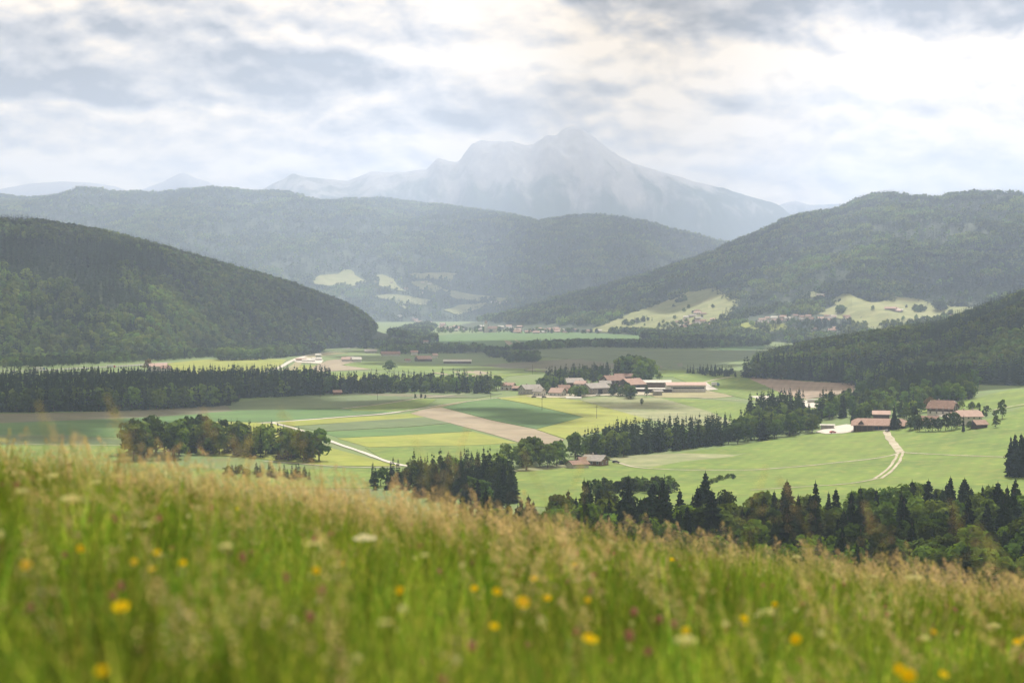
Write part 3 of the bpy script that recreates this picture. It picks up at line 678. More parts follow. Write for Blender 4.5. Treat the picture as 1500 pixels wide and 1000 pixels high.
R_GREY = D('grey_tiles', (0.26, 0.245, 0.23), (0.33, 0.31, 0.29), 0.5, coord='object')
R_LIGHT = D('light_sheet_roof', (0.46, 0.45, 0.42), (0.55, 0.54, 0.50), 0.3, coord='object')
M_GLASS = D('window_glass', (0.03, 0.04, 0.05), rough=0.15, spec=0.6)
M_FRAME = D('white_paint', (0.75, 0.74, 0.70))
M_DARK = D('dark_opening', (0.025, 0.022, 0.02))
M_TYRE = D('rubber', (0.02, 0.02, 0.02))
M_STEEL = D('grey_steel', (0.35, 0.36, 0.37), rough=0.5)
def paint(nm, c): return D(nm, c, rough=0.35, spec=0.5)
P_DARK, P_RED, P_BLUE, P_WHITE = paint('dark_paint', (0.03, 0.035, 0.045)), paint('red_paint', (0.45, 0.05, 0.035)), paint('blue_paint', (0.08, 0.16, 0.33)), paint('pale_paint', (0.72, 0.73, 0.74))

def box(x0, x1, y0, y1, z0, z1):
    V = np.array([(x, y, z) for z in (z0, z1) for y in (y0, y1) for x in (x0, x1)], float)
    return V, [(0, 2, 3, 1), (4, 5, 7, 6), (0, 1, 5, 4), (2, 6, 7, 3), (0, 4, 6, 2), (1, 3, 7, 5)]
_winmesh = {}
def window(parent, x, y, z, rz, w=1.1, h=1.35):
    k = (w, h)
    if k not in _winmesh:
        fr = merge([(box(-w / 2 - .12, -w / 2, -.05, .08, -.12, h + .12), 0), (box(w / 2, w / 2 + .12, -.05, .08, -.12, h + .12), 0), (box(-w / 2, w / 2, -.05, .08, h, h + .12), 0), (box(-w / 2, w / 2, -.05, .12, -.12, 0), 0), (box(-.035, .035, -.05, .06, 0, h), 0)])
        _winmesh[k] = (mesh_np('window', fr[0], fr[1], M_FRAME), mesh_np('pane', *box(-w / 2, w / 2, -.04, .02, 0, h), M_GLASS))
    f = link('window', _winmesh[k][0], parent, (x, y, z), rz); link('pane', _winmesh[k][1], f)
def house(name, cat, label, p, rz, L, W, wall_h, pitch, wall, roof, over=0.9, group=None, timber=None, win=0, chim=1, door=False, bigdoor=False, hip=0.0, rx=0.0):
    """gabled building, ridge along local x; p is the middle of its footprint on the ground"""
    root = link(name, None, None, p, rz); tag(root, label, cat, group)
    rh = W / 2 * pitch; hx, hy = L / 2, W / 2; b = 2.5
    V = [(-hx, -hy, -b), (hx, -hy, -b), (hx, hy, -b), (-hx, hy, -b), (-hx, -hy, wall_h), (hx, -hy, wall_h), (hx, hy, wall_h), (-hx, hy, wall_h), (-hx, 0, wall_h + rh), (hx, 0, wall_h + rh)]
    link('wall', mesh_np('wall', V, [(0, 1, 5, 4), (2, 3, 7, 6), (1, 2, 6, 9, 5), (3, 0, 4, 8, 7), (4, 5, 9, 8), (6, 7, 8, 9)], wall), root)
    if timber:                                                        # boarded upper storey, proud of the plaster
        e = .06; z = wall_h * .52; T = [(-hx - e, -hy - e, z), (hx + e, -hy - e, z), (hx + e, hy + e, z), (-hx - e, hy + e, z), (-hx - e, -hy - e, wall_h - .02), (hx + e, -hy - e, wall_h - .02), (hx + e, hy + e, wall_h - .02), (-hx - e, hy + e, wall_h - .02), (-hx - e, 0, wall_h + rh - .04), (hx + e, 0, wall_h + rh - .04)]
        link('timber_cladding', mesh_np('timber_cladding', T, [(0, 1, 5, 4), (2, 3, 7, 6), (1, 2, 6, 9, 5), (3, 0, 4, 8, 7), (0, 3, 2, 1)], timber), root)
    # roof: two slabs with thickness and overhang, meeting at the ridge; an optional half hip cuts the ridge back
    t = .32; o = over; ex = hx + o; ey = hy + o; ze = wall_h - o * pitch + .05; zr = wall_h + rh + .05; hr = hip * W * .25; zh = wall_h + rh * (1 - hip * .5); yh = hy * hip * .5
    RV = []; RF = []
    def slab(q):
        n = len(RV); m = len(q)
        for a in q: RV.append((a[0], a[1], a[2] + t))
        for a in q: RV.append(tuple(a))
        RF.append(tuple(range(n, n + m))); RF.append(tuple(range(n + 2 * m - 1, n + m - 1, -1)))
        for k in range(m): RF.append((n + k, n + m + k, n + m + (k + 1) % m, n + (k + 1) % m))
    if hip <= 0:
        slab([(-ex, -ey, ze), (ex, -ey, ze), (ex, 0, zr), (-ex, 0, zr)]); slab([(ex, ey, ze), (-ex, ey, ze), (-ex, 0, zr), (ex, 0, zr)])
    else:
        for s in (1, -1):
            q = [(-ex, -ey, ze), (ex, -ey, ze), (ex, -yh, zh), (ex - hr, 0, zr), (-ex + hr, 0, zr), (-ex, -yh, zh)]
            slab(q if s == 1 else [(-a, -b_, c) for a, b_, c in q])
            slab([(s * ex, -yh * s, zh), (s * ex, yh * s, zh), (s * (ex - hr), 0, zr)])
    ro = link('roof', mesh_np('roof', RV, RF, roof), root)
    for c in range(chim):
        cx = hx * (-.35 + .8 * c); link('chimney', mesh_np('chimney', *box(cx - .4, cx + .4, .5, 1.3, zr - 1.6, zr + 1.3), W_GREY), ro)
    if win:
        n = win; rows = 2 if wall_h > 4.4 else 1
        for r_ in range(rows):
            z = 1.0 + r_ * 2.8
            for k in range(n):
                x = -hx + L * (k + .5) / n
                window(root, x, -hy - .09, z, 0); 
            for k in range(max(2, int(W / 4))):
                y = -hy + W * (k + .5) / max(2, int(W / 4))
                window(root, hx + .09, y, z, math.pi / 2); window(root, -hx - .09, y, z, -math.pi / 2)
        if rh > 2.4: window(root, hx + .09, 0, wall_h + .5, math.pi / 2); window(root, -hx - .09, 0, wall_h + .5, -math.pi / 2)
    if door: link('door', mesh_np('door', *box(-.6, .6, -.1, .1, 0, 2.1), W_BROWN), root, (L * .06, -hy - .05, 0.05))
    if bigdoor:
        w = min(4.5, W * .35)
        link('barn_door', mesh_np('barn_door', *box(-.12, .12, -w / 2, w / 2, 0, wall_h * .8), M_DARK), root, (hx + .08, 0, 0.02))
        link('barn_door', mesh_np('barn_door', *box(-w / 2, w / 2, -.12, .12, 0, wall_h * .75), M_DARK), root, (0, -hy - .08, 0.02))
    return root
def at(px, py, surf=ground, y0=300.0): return on(px, py, surf, y0=y0)
HOUSE_AT = []
def H_(px, py, *a, surf=ground, y0=300.0, **k):
    """name, category, label, rz (degrees, 0 = ridge across the view), L, W, ..."""
    p = at(px, py, surf, y0); HOUSE_AT.append((p[0], p[1], max(a[4], a[5]) * .62))
    return house(a[0], a[1], a[2], p, math.radians(a[3]) - math.atan2(p[0], p[1]), *a[4:], **k)

# the village farms in the middle of the valley
H_(744, 571, 'house', 'house', 'small white house with an orange-brown roof, leftmost of the hamlet by the wood edge', -18, 12, 9, 4.6, .48, W_WHITE, R_RED, win=3, door=True)
H_(757, 572, 'garage', 'garage', 'small brown garage with reddish roof next to the leftmost white house of the hamlet', -18, 6.5, 6, 2.6, .5, W_WOOD, R_RED, chim=0)
H_(777, 577, 'house', 'house', 'long pale house with dull grey roof behind the hedge at the hamlet', 35, 19, 12, 4.8, .62, W_GREY, R_GREY, win=4, door=True)
H_(817, 580, 'house', 'house', 'cottage with a steep pale pinkish roof among garden trees of the hamlet', -30, 12.5, 10, 3.6, .72, W_WHITE, R_PINK, win=3)
H_(838, 566, 'barn', 'barn', 'barn with a broad light grey roof showing above the garden trees', 28, 20, 15, 4.2, .5, W_WOOD, R_GREY, chim=1)
H_(836, 577, 'shed', 'shed', 'small shed with brownish roof tucked between garden trees below the grey barn roof', 20, 8, 6, 3.0, .6, W_BROWN, R_BROWN, chim=0)
H_(872, 577, 'barn', 'barn', 'large stone barn with slate grey roof and gable facing right, centre of the hamlet', 38, 22, 15, 6.0, .52, W_STONE, R_GREY, win=4, bigdoor=True)
H_(898, 564, 'farmhouse', 'house', 'farmhouse with a large brown tiled roof and tall chimney above the hamlet', 35, 21, 14, 5.0, .62, W_WOOD, R_BROWN, win=4)
H_(914, 559, 'barn', 'barn', 'rear barn with rusty brown roof, furthest up behind the brown farmhouse', 10, 18, 9, 5.4, .55, W_WOOD, R_BROWN, chim=0)
H_(925, 570, 'barn', 'barn', 'dark timber barn with red roof whose gable faces the sheet roofed cattle shed', 48, 22, 17, 5.0, .60, W_WOOD, R_RED, chim=0, bigdoor=True)
H_(957, 567, 'cattle_shed', 'barn', 'long cattle shed with pale cream sheet roof between red barn and modern hall', 0, 33, 12, 4.8, .30, W_BROWN, R_LIGHT, chim=0)
H_(951, 574, 'open_shed', 'shed', 'low open fronted shed with long light grey roof in front of the cattle shed', 0, 42, 8, 3.0, .16, W_WOOD, R_LIGHT, chim=0)
r = H_(1004, 573, 'modern_barn', 'barn', 'big modern hall with a pale pink roof and beige walls with a dark strip for a shaded opening', 6, 36, 19, 6.0, .24, W_WHITE, R_PINK, chim=0)
link('opening_shade_strip', mesh_np('opening_shade_strip', *box(-15.5, 15.5, -.15, .15, 0, 1.3), M_DARK), r, (1.0, -9.55, 3.0))  # solid strip; its near-black colour gives the shade inside an opening
H_(963, 579, 'hut', 'hut', 'small grey field hut with overhanging roof standing below the open fronted shed', 20, 7, 6, 3.8, .35, W_GREY, R_GREY, chim=0, over=1.2)
H_(790, 580, 'house', 'house', 'small white cottage with grey roof right beside the long pale house behind the hedge', -35, 9, 8, 4.4, .65, W_WHITE, R_GREY, win=2)
H_(826, 575, 'house', 'house', 'small white house with brown roof peeping between cottage and grey barn', 15, 10, 8, 4.6, .6, W_WHITE, R_BROWN, win=2)
H_(851, 570, 'house', 'house', 'pale house with pinkish roof between the light grey barn and the stone barn', -20, 10, 8, 5.4, .6, W_WHITE, R_PINK, win=2)
H_(886, 569, 'house', 'house', 'white walled house with grey roof between stone barn and brown farmhouse', 10, 10, 8, 5.2, .55, W_WHITE, R_GREY, win=2)
H_(912, 572, 'shed', 'shed', 'small grey shed below the brown farmhouse beside the red roofed barn', -15, 8, 6, 3.2, .5, W_GREY, R_BROWN, chim=0)
# farm on the right
r = H_(1288, 629, 'long_barn', 'barn', 'long dark timber barn with salmon tiled hipped roof beside the gravel forecourt', -3, 33, 14, 3.6, .50, W_WOOD, R_RED, over=1.6, chim=0, hip=1.0, bigdoor=True)
dm = merge([((np.array([(-2, -3.6, 0), (2, -3.6, 0), (2, 2, 0), (-2, 2, 0), (0, -3.6, 2.2), (0, 2, 2.2)]), [(0, 1, 4), (1, 2, 5, 4), (2, 3, 5), (3, 0, 4, 5), (0, 3, 2, 1)]), 0)])
link('roof_dormer', mesh_np('roof_dormer', dm[0], dm[1], W_WOOD), r, (-11.5, -4.2, 4.1))
for k in range(9): link('post', mesh_np('post', *box(-.14, .14, -.14, .14, -1, 3.6), W_BROWN), r, (-14.5 + 3.6 * k, -8.2, 0))
H_(1291, 617, 'annex_barn', 'barn', 'pinkish roof of a rear annex just behind the long salmon roofed barn', 0, 11, 9, 5.2, .45, W_WOOD, R_PINK, chim=0)
H_(1381, 607, 'farmhouse', 'house', 'farmhouse with dark brown hipped roof and white ground floor beside the copper coloured tree', -18, 18, 13, 4.8, .75, W_WHITE, R_BROWN, timber=W_WOOD, win=4, chim=1, hip=.7)
H_(1360, 621, 'shed', 'shed', 'shed with dull brown roof half hidden behind the row of round trees', -12, 12, 8, 2.8, .6, W_WHITE, R_BROWN, chim=0)
H_(1418, 621, 'farmhouse', 'house', 'white two storey farmhouse with pale pinkish hipped roof, rightmost of the farm', 20, 15, 12, 5.4, .58, W_WHITE, R_PINK, win=4, chim=2, hip=.6, door=True)
H_(1434, 627, 'annex', 'shed', 'low annex with dark gable and reddish roof in front of the white farmhouse', 35, 8, 7, 2.8, .62, W_WOOD, R_RED, chim=0)
H_(1212, 628, 'garage', 'garage', 'low flat roofed grey shed at the left end of the gravel forecourt', 2, 8.5, 6, 2.6, .12, W_GREY, R_LIGHT, chim=0)
H_(1399, 611, 'shed', 'shed', 'tiny lean-to with reddish roof between the two right hand farmhouses', 20, 5, 4, 2.2, .5, W_WHITE, R_RED, chim=0)
H_(1190, 590, 'site_hut', 'hut', 'white site hut on the gravel yard below the ploughed field', 10, 8, 4, 2.6, .1, W_WHITE, R_LIGHT, chim=0)
# single farm in the middle meadow
H_(872, 681, 'farmhouse', 'house', 'brown timber farmhouse with grey roof alone in the meadow, gable towards left', -28, 11.5, 9.5, 3.0, .52, W_BROWN, R_GREY, over=1.1, win=3)
H_(846, 685, 'barn', 'barn', 'low barn with weathered brown roof attached left of the lone timber farmhouse', 32, 10, 7, 2.2, .46, W_WHITE, R_BROWN, over=.8, chim=0)
H_(857, 681, 'link_building', 'shed', 'narrow linking wing between the lone timber farmhouse and its low barn', 20, 7, 5, 2.8, .6, W_WHITE, R_BROWN, chim=0)
H_(494, 578, 'field_hut', 'hut', 'tiny field hut with pinkish roof at the tip of the dark wood', 10, 7, 5, 2.6, .6, W_BROWN, R_RED, chim=0)
# farms farther out
far = dict(y0=1900)
H_(620, 529, 'farmhouse', 'house', 'distant farmhouse with a bright red roof behind the round bush', 22, 22, 15, 3.8, .55, W_WOOD, R_RED, chim=0, **far)
H_(607, 520, 'house', 'house', 'distant white house with red roof right behind the red roofed farmhouse', 0, 11, 9, 5.0, .55, W_WHITE, R_RED, **far)
H_(637, 524, 'house', 'house', 'distant small white house right of the red roofed farmhouse', 20, 7, 7, 4.2, .7, W_WHITE, R_PINK, chim=0, **far)
H_(597, 530, 'shed', 'shed', 'distant small pale shed left of the red roofed farmhouse among bushes', 15, 7, 6, 2.6, .6, W_WHITE, R_BROWN, chim=0, **far)
H_(670, 532, 'long_shed', 'barn', 'distant long low shed with a white roof alone in the fields', 0, 40, 14, 3.0, .32, W_WOOD, R_LIGHT, chim=0, **far)
H_(572, 521, 'farmhouse', 'house', 'distant farmhouse with wide purplish brown roof above the round bush', 5, 30, 14, 3.2, .55, W_WHITE, R_BROWN, chim=0, **far)
H_(543, 517, 'barn', 'barn', 'distant barn with grey roof left of the purplish roofed farmhouse', 0, 20, 12, 3.4, .5, W_GREY, R_GREY, chim=0, **far)
H_(622, 503, 'house', 'house', 'distant white house with brown roof beside the valley road', 0, 15, 10, 4.2, .5, W_WHITE, R_BROWN, chim=0, **far)
H_(528, 501, 'farmhouse', 'house', 'distant farmhouse with brown roof and pale gable below the left forest edge', 60, 15, 15, 4.0, .6, W_WHITE, R_BROWN, chim=0, **far)
H_(512, 503, 'house', 'house', 'distant pale house next to brown roofed farmhouse below the left forest edge', 20, 12, 10, 4.0, .5, W_WHITE, R_GREY, chim=0, **far)
H_(580, 486, 'house', 'house', 'distant white house on the slope under the tip of the left forest', 0, 16, 10, 4.6, .5, W_WHITE, R_GREY, chim=0, **far)
for i, (x, y, L, w, rf, lb) in enumerate([(507, 530, 12, 9, R_PINK, 'white house with pinkish roof, left one of the three beside the gravel yard'), (513, 529, 10, 9, R_GREY, 'white house with grey roof, middle one of the three beside the gravel yard'), (522, 530, 13, 9, R_LIGHT, 'white house with light roof, right one of the three beside the gravel yard')]):
    H_(x, y, 'house', 'house', lb, 10 * i - 8, L, w, 4.2, .6, W_WHITE, rf, chim=0, **far)
for x, y, L, w, h, rf, lb in [(441, 529, 14, 9, 2.4, R_BROWN, 'low shed with brown roof at the left end of the gravel yard'), (452, 530, 18, 8, 2.2, R_LIGHT, 'long low pale shed in the middle of the gravel yard'), (464, 528, 14, 9, 2.8, R_LIGHT, 'pale hall with white roof at the right end of the gravel yard'), (466, 524, 8, 8, 4.6, R_LIGHT, 'taller white building standing behind the pale hall of the gravel yard')]:
    H_(x, y, 'shed', 'shed', lb, 4, L, w, h, .35, W_WHITE, rf, chim=0, **far)
H_(231, 543, 'barn', 'barn', 'farm roof of pale purplish brown showing over the dark wood, left of its neighbour', 10, 22, 14, 6, .5, W_WHITE, R_PINK, chim=0, **far)
H_(243, 546, 'house', 'house', 'smaller pinkish roofed house showing over the dark wood beside the paler farm roof', -20, 11, 10, 6, .6, W_WHITE, R_RED, chim=0, **far)

SCAT = []
# the town under the far ridge: every small house a thing of its own
rt = np.random.RandomState(12); TOWN = []
WALLS = [(W_WHITE, 'white'), (W_WHITE, 'white'), (W_GREY, 'pale grey')]; ROOFS = [(R_RED, 'red'), (R_BROWN, 'brown'), (R_GREY, 'grey'), (R_PINK, 'pinkish'), (R_LIGHT, 'light')]
_hm = {}
def town_house(p, L, W, wh, pitch, wi, ri, rz, label, group):
    k = (wi, ri, rt.randint(3))
    if k not in _hm:
        hx, hy = .5, .5; V = [(-hx, -hy, -.3), (hx, -hy, -.3), (hx, hy, -.3), (-hx, hy, -.3), (-hx, -hy, .62), (hx, -hy, .62), (hx, hy, .62), (-hx, hy, .62), (-hx, 0, .97), (hx, 0, .97)]
        o_ = .07 + .02 * k[2]; e = hx + o_
        RV = [(-e, -e, .55), (e, -e, .55), (e, 0, 1.0), (-e, 0, 1.0), (e, e, .55), (-e, e, .55), (-e, -e, .50), (e, -e, .50), (e, e, .50), (-e, e, .50)]
        _hm[k] = (mesh_np('wall', V, [(0, 1, 5, 4), (2, 3, 7, 6), (1, 2, 6, 9, 5), (3, 0, 4, 8, 7)], WALLS[wi][0]), mesh_np('roof', RV, [(0, 1, 2, 3), (4, 5, 3, 2), (6, 7, 1, 0), (8, 9, 5, 4)], ROOFS[ri][0]))
    r = link('town_house', None, None, p, rz); r.scale = (L, W, wh); tag(r, label, 'house', group)
    for me in _hm[k]: link(me.name.split('.')[0], me, r)
def cluster(n, poly, surf, y0, label, group, smin=11, smax=19, tall=(6, 9.5), ri_p=(.22, .2, .15, .23, .2)):
    q = 0; bx = [p[0] for p in poly]; by = [p[1] for p in poly]
    while q < n:
        x, y = rt.uniform(min(bx), max(bx)), rt.uniform(min(by), max(by))
        if not in_poly(x, y, poly): continue
        p = on(x, y, surf, y0=y0); wi = rt.randint(3); ri = int(rt.choice(5, p=ri_p)); L = rt.uniform(smin, smax)
        town_house(p, L, L * rt.uniform(.65, .95), rt.uniform(*tall), .5, wi, ri, rt.uniform(-.6, .6), label, group); TOWN.append(p); q += 1
F1 = hsurf('far_ridge', 'right_hill', 'left_hill')
cluster(62, [(624, 479), (640, 474), (700, 479), (760, 480), (800, 482), (850, 484), (900, 487), (780, 489), (680, 486), (630, 484)], F1, 3500, 'small pale house in the hazy town below the far ridge', 'houses of the hazy town around the church tower')
cluster(14, [(600, 466), (630, 470), (640, 476), (612, 474), (570, 458)], F1, 4300, 'small pale house strung along the slope above the hazy town', 'houses on the slope left of the hazy town')
cluster(9, [(715, 444), (750, 439), (770, 438), (748, 445), (722, 448)], S_FAR, 4300, 'tiny pale farmhouse on the sunlit ridge meadow above the town', 'tiny farmhouses on the sunlit ridge meadow')
cluster(5, [(585, 436), (610, 437), (640, 411), (615, 410), (560, 416)], S_FAR, 4300, 'tiny farmhouse in the hillside meadows below the far ridge', 'tiny farmhouses in the hillside meadows')
cluster(22, [(990, 477), (1010, 462), (1035, 468), (1052, 470), (1040, 483), (1000, 482)], S_RIGHT, 2900, 'small house in the village at the foot of the bright clearing', 'village houses at the foot of the bright clearing')
cluster(5, [(1008, 458), (1024, 455), (1050, 455), (1052, 461), (1012, 463)], S_RIGHT, 2900, 'white farmhouse standing high on the bright clearing', 'farmhouses high on the bright clearing')
cluster(16, [(950, 500), (975, 492), (1060, 494), (1140, 493), (1120, 499), (1000, 502)], ground, 2900, 'low red roofed house behind the dark tree belt', 'red roofed houses behind the dark tree belt', 12, 22, (6, 8), (.6, .25, .05, .05, .05))
cluster(26, [(1100, 473), (1125, 468), (1150, 464), (1210, 462), (1250, 466), (1240, 472), (1160, 474), (1110, 477)], S_RIGHT, 2900, 'small white house in the hamlet row under the right hill', 'white houses in the hamlet row under the right hill', 9, 15)
cluster(8, [(1240, 478), (1290, 490), (1270, 496), (1180, 490), (1140, 488)], S_RIGHT, 2600, 'brown roofed farm building below the right clearing', 'farm buildings below the right clearing', 12, 18, (6, 8), (.3, .5, .1, .1, 0))
cluster(4, [(1292, 453), (1315, 456), (1316, 459), (1292, 457)], S_RIGHT, 2900, 'farm building in the middle of the right hand clearing', 'farm buildings in the middle of the right hand clearing', 14, 22)
cluster(7, [(1352, 470), (1385, 467), (1408, 466), (1400, 474), (1355, 475)], S_RIGHT, 2900, 'pale house at the lower edge of the right hand clearing', 'pale houses at the lower edge of the right hand clearing', 11, 16)
cluster(3, [(1200, 434), (1216, 433), (1214, 436), (1202, 437)], S_RIGHT, 2900, 'white house in the forest clearing high above the hamlet', 'white houses high above the hamlet', 11, 16)
for pl, sf, wh in [([(900, 478), (940, 468), (1000, 445), (1050, 440), (1075, 450), (1050, 470), (960, 484)], S_RIGHT, 'bright clearing left of the hamlet'), ([(1225, 462), (1260, 450), (1340, 446), (1420, 456), (1380, 468), (1290, 480), (1250, 474)], S_RIGHT, 'right hand hillside clearing')]:
    SCAT.append((pl, sf, wh))
# church
p = on(712, 487, F1, y0=3500); ch = link('church', None, None, p, .2); tag(ch, 'church with a tall pale tower rising over the hazy town', 'church')
link('tower', mesh_np('tower', *box(-4, 4, -4, 4, -1, 27), W_WHITE), ch)
link('spire', mesh_np('spire', [(-4.4, -4.4, 26.9), (4.4, -4.4, 26.9), (4.4, 4.4, 26.9), (-4.4, 4.4, 26.9), (0, 0, 36)], [(0, 1, 4), (1, 2, 4), (2, 3, 4), (3, 0, 4), (3, 2, 1, 0)], R_RED), ch)
link('nave', mesh_np('nave', *box(4.0, 30, -7, 7, -1, 11), W_WHITE), ch)
link('roof', mesh_np('roof', [(3.9, -7.8, 10.6), (31, -7.8, 10.6), (31, 7.8, 10.6), (3.9, 7.8, 10.6), (3.9, 0, 18), (31, 0, 18)], [(0, 1, 5, 4), (2, 3, 4, 5), (1, 2, 5), (3, 0, 4), (0, 3, 2, 1)], R_RED), ch)

# ------------------------------------------------------------------ vehicles and poles
def wheel_geo(r=.36, w=.24, n=12):
    V = []; 
    for y in (-w / 2, w / 2):
        for k in range(n): V.append((math.cos(k * 6.2832 / n) * r, y, math.sin(k * 6.2832 / n) * r))
    return V, [tuple(range(n))[::-1], tuple(range(n, 2 * n))] + [(k, (k + 1) % n, n + (k + 1) % n, n + k) for k in range(n)]
_wh = {}
def wheels(root, spots, r, w=.24):
    if (r, w) not in _wh: _wh[(r, w)] = mesh_np('wheel', *wheel_geo(r, w), M_TYRE)
    for x, y in spots: link('wheel', _wh[(r, w)], root, (x, y, r))
def loft_x(prof, hw, inset=.0):
    """side profile (x, z) extruded across; upper points inset"""
    n = len(prof); zm = max(z for _, z in prof); V = []
    for s in (-1, 1):
        for x, z in prof: V.append((x, s * (hw - inset * max(0, (z - .9)) / max(zm - .9, .01)), z))
    return V, [tuple(range(n))[::-1] if True else None, tuple(range(n, 2 * n))] + [(k, (k + 1) % n, n + (k + 1) % n, n + k) for k in range(n)]
def car(px, py, rz, mat, label, surf=ground, y0=300.0):
    p = at(px, py, surf, y0); c = link('car', None, None, p + np.array([0, 0, .5]), rz); tag(c, label, 'car')
    link('body', mesh_np('body', *loft_x([(-2.1, .35), (2.1, .35), (2.15, .75), (1.2, .92), (.55, 1.42), (-1.2, 1.46), (-1.95, .98), (-2.15, .8)], .87, .2), mat), c)
    link('windscreen', mesh_np('windscreen', [(1.16, -.66, .97), (1.16, .66, .97), (.62, .60, 1.40), (.62, -.60, 1.40)], [(0, 1, 2, 3)], M_GLASS), c)
    link('side_window', mesh_np('side_window', [(-1.5, -.86, .98), (.85, -.86, .98), (.45, -.72, 1.36), (-1.1, -.72, 1.38)], [(0, 1, 2, 3)], M_GLASS), c)
    wheels(c, [(1.35, .78), (1.35, -.78), (-1.35, .78), (-1.35, -.78)], .34); return c
car(1300, 633, 1.1, P_DARK, 'dark car parked at the junction beside the long barn')
car(1220, 635, .3, P_RED, 'small dark red car standing on the gravel forecourt left of the long barn')
car(782, 583, .5, P_DARK, 'black car on the lane below the pale grey roofed house')
car(797, 583, .2, P_DARK, 'black car on the lane right of the other black car in the hamlet')
car(902, 679, .1, P_DARK, 'dark car parked right of the lone timber farmhouse')
car(876, 580, .4, P_WHITE, 'white car parked before the gable of the large stone barn')
def truck(px, py, rz, L, cab, bx, label, name='truck'):
    p = at(px, py, ground, 1900); c = link(name, None, None, p + np.array([0, 0, 1.2]), rz); tag(c, label, 'truck')
    link('cargo_box', mesh_np('cargo_box', *box(-L / 2, L / 2 - 2.6, -1.25, 1.25, 1.1, 3.9), bx), c)
    link('cab', mesh_np('cab', *loft_x([(L / 2 - 2.4, .6), (L / 2, .6), (L / 2, 1.9), (L / 2 - .4, 3.1), (L / 2 - 2.4, 3.2)], 1.2, .1), cab), c)
    link('chassis', mesh_np('chassis', *box(-L / 2 + .2, L / 2 - 2.4, -.5, .5, .75, 1.1), M_TYRE), c)
    wheels(c, [(x, y) for x in (-L / 2 + 1.2, -L / 2 + 2.5, L / 2 - 1.3) for y in (-1.05, 1.05)], .5, .3)
truck(58, 543.4, .12, 14, P_BLUE, P_WHITE, 'lorry with blue cab and white box driving on the motorway at far left')
truck(163, 540, .12, 11, P_RED, P_WHITE, 'lorry with red cab and white box on the motorway over the dark wood')
truck(1048, 570, .1, 7.5, P_BLUE, P_WHITE, 'pale farm trailer truck parked right of the big modern hall')
def tractor(px, py, rz, label):
    p = at(px, py); c = link('tractor', None, None, p + np.array([0, 0, .5]), rz); tag(c, label, 'tractor')
    link('bonnet', mesh_np('bonnet', *box(.1, 2.0, -.42, .42, .8, 1.6), P_RED), c); link('cab', mesh_np('cab', *box(-1.3, .1, -.7, .7, .9, 2.6), M_GLASS), c); link('roof', mesh_np('roof', *box(-1.4, .2, -.8, .8, 2.6, 2.75), P_RED), c)
    wheels(c, [(-.8, .95), (-.8, -.95)], .82, .42); wheels(c, [(1.5, .8), (1.5, -.8)], .5, .3)
tractor(1262, 626.5, .8, 'red tractor under the eaves at the left end of the long barn')
pole_me = mesh_np('pole', [(math.cos(k * 1.0472) * r_, math.sin(k * 1.0472) * r_, z) for r_, z in ((.17, -.5), (.11, 10)) for k in range(6)], [(k, (k + 1) % 6, 6 + (k + 1) % 6, 6 + k) for k in range(6)], M_BARK)
arm_me = mesh_np('crossarm', *box(-1.1, 1.1, -.07, .07, 9.0, 9.2), M_BARK); ins_me = mesh_np('insulator', *box(-.07, .07, -.07, .07, 9.2, 9.5), M_FRAME)
for x, y, lb in [(794, 601, 'wooden power pole on the edge of the dark green field below the hamlet'), (874, 613, 'wooden power pole in the yellow-green field below the pale meadow'), (719, 584, 'wooden power pole near the field path left of the dark green field'), (553, 586, 'wooden power pole in the shaded field before the wood'), (469, 583, 'wooden power pole close to the dark wood edge'), (544, 553, 'wooden power pole behind the wood in the sunlit far field'), (780, 548, 'wooden power pole beyond the wood, seen against far fields')]:
    p = at(x, y); o = link('power_pole', pole_me, None, p); tag(o, lb, 'power pole'); link('crossarm', arm_me, o)
    for dx in (-.95, 0, .95): link('insulator', ins_me, o, (dx, 0, 0))
TUN = [(math.cos(a) * 2.2, math.sin(a) * 1.9) for a in np.linspace(0, math.pi, 8)]
p = at(840, 584); o = link('polytunnel', mesh_np('polytunnel', [(x * 7, y, z) for x in (-1, 1) for y, z in TUN], [(k, k + 1, 9 + k, 8 + k) for k in range(7)] + [tuple(range(8))[::-1], tuple(range(8, 16))], M_FRAME), None, p, .12); tag(o, 'low white plastic tunnel lying in the grass under the garden trees', 'polytunnel')

# ------------------------------------------------------------------ woods and single trees
TREES = []                                  # (kind, x, y, z, height, width factor, label, group)
def wpoly(poly, surf=ground, y0=300.0, y1=9000.0):
    P = densify(poly, 12); return raycast([p[0] for p in P], [p[1] for p in P], surf, y0=y0, y1=y1)[:, :2]
def wood(poly, s, pcon, hc, hl, label, group, lime=0.0, surf=ground, y0=300.0, wd=1.15, mass=False, avoid=None):
    W = wpoly(poly, surf, y0); X, Y = jitter_grid(W[:, 0].min(), W[:, 0].max(), W[:, 1].min(), W[:, 1].max(), s)
    k = in_poly(X, Y, [tuple(q) for q in W]); X, Y = X[k], Y[k]; Z = surf(X, Y)
    nz = fbm(X / 45.0, Y / 45.0 + 7, 3)
    for x, y, z, n in zip(X, Y, Z, nz):
        if any((x - a) ** 2 + (y - b) ** 2 < (r_ + 3.5) ** 2 or (y < b and b - y < 16 and abs(x - a) < r_ * .8) for a, b, r_ in HOUSE_AT) and not mass: continue
        if rs.uniform() + n * .55 < pcon: TREES.append(('spruce', x, y, z, rs.uniform(*hc), rs.uniform(.8, 1.15) * wd, label, group))
        else: TREES.append(('lime' if rs.uniform() < lime else 'leaf', x, y, z, rs.uniform(*hl), rs.uniform(.85, 1.25) * wd, label, group))
def tree(kind, px, py, h, wd, label, surf=ground, y0=300.0, group=None):
    p = at(px, py, surf, y0); TREES.append((kind, p[0], p[1], p[2], h, wd, label, group))

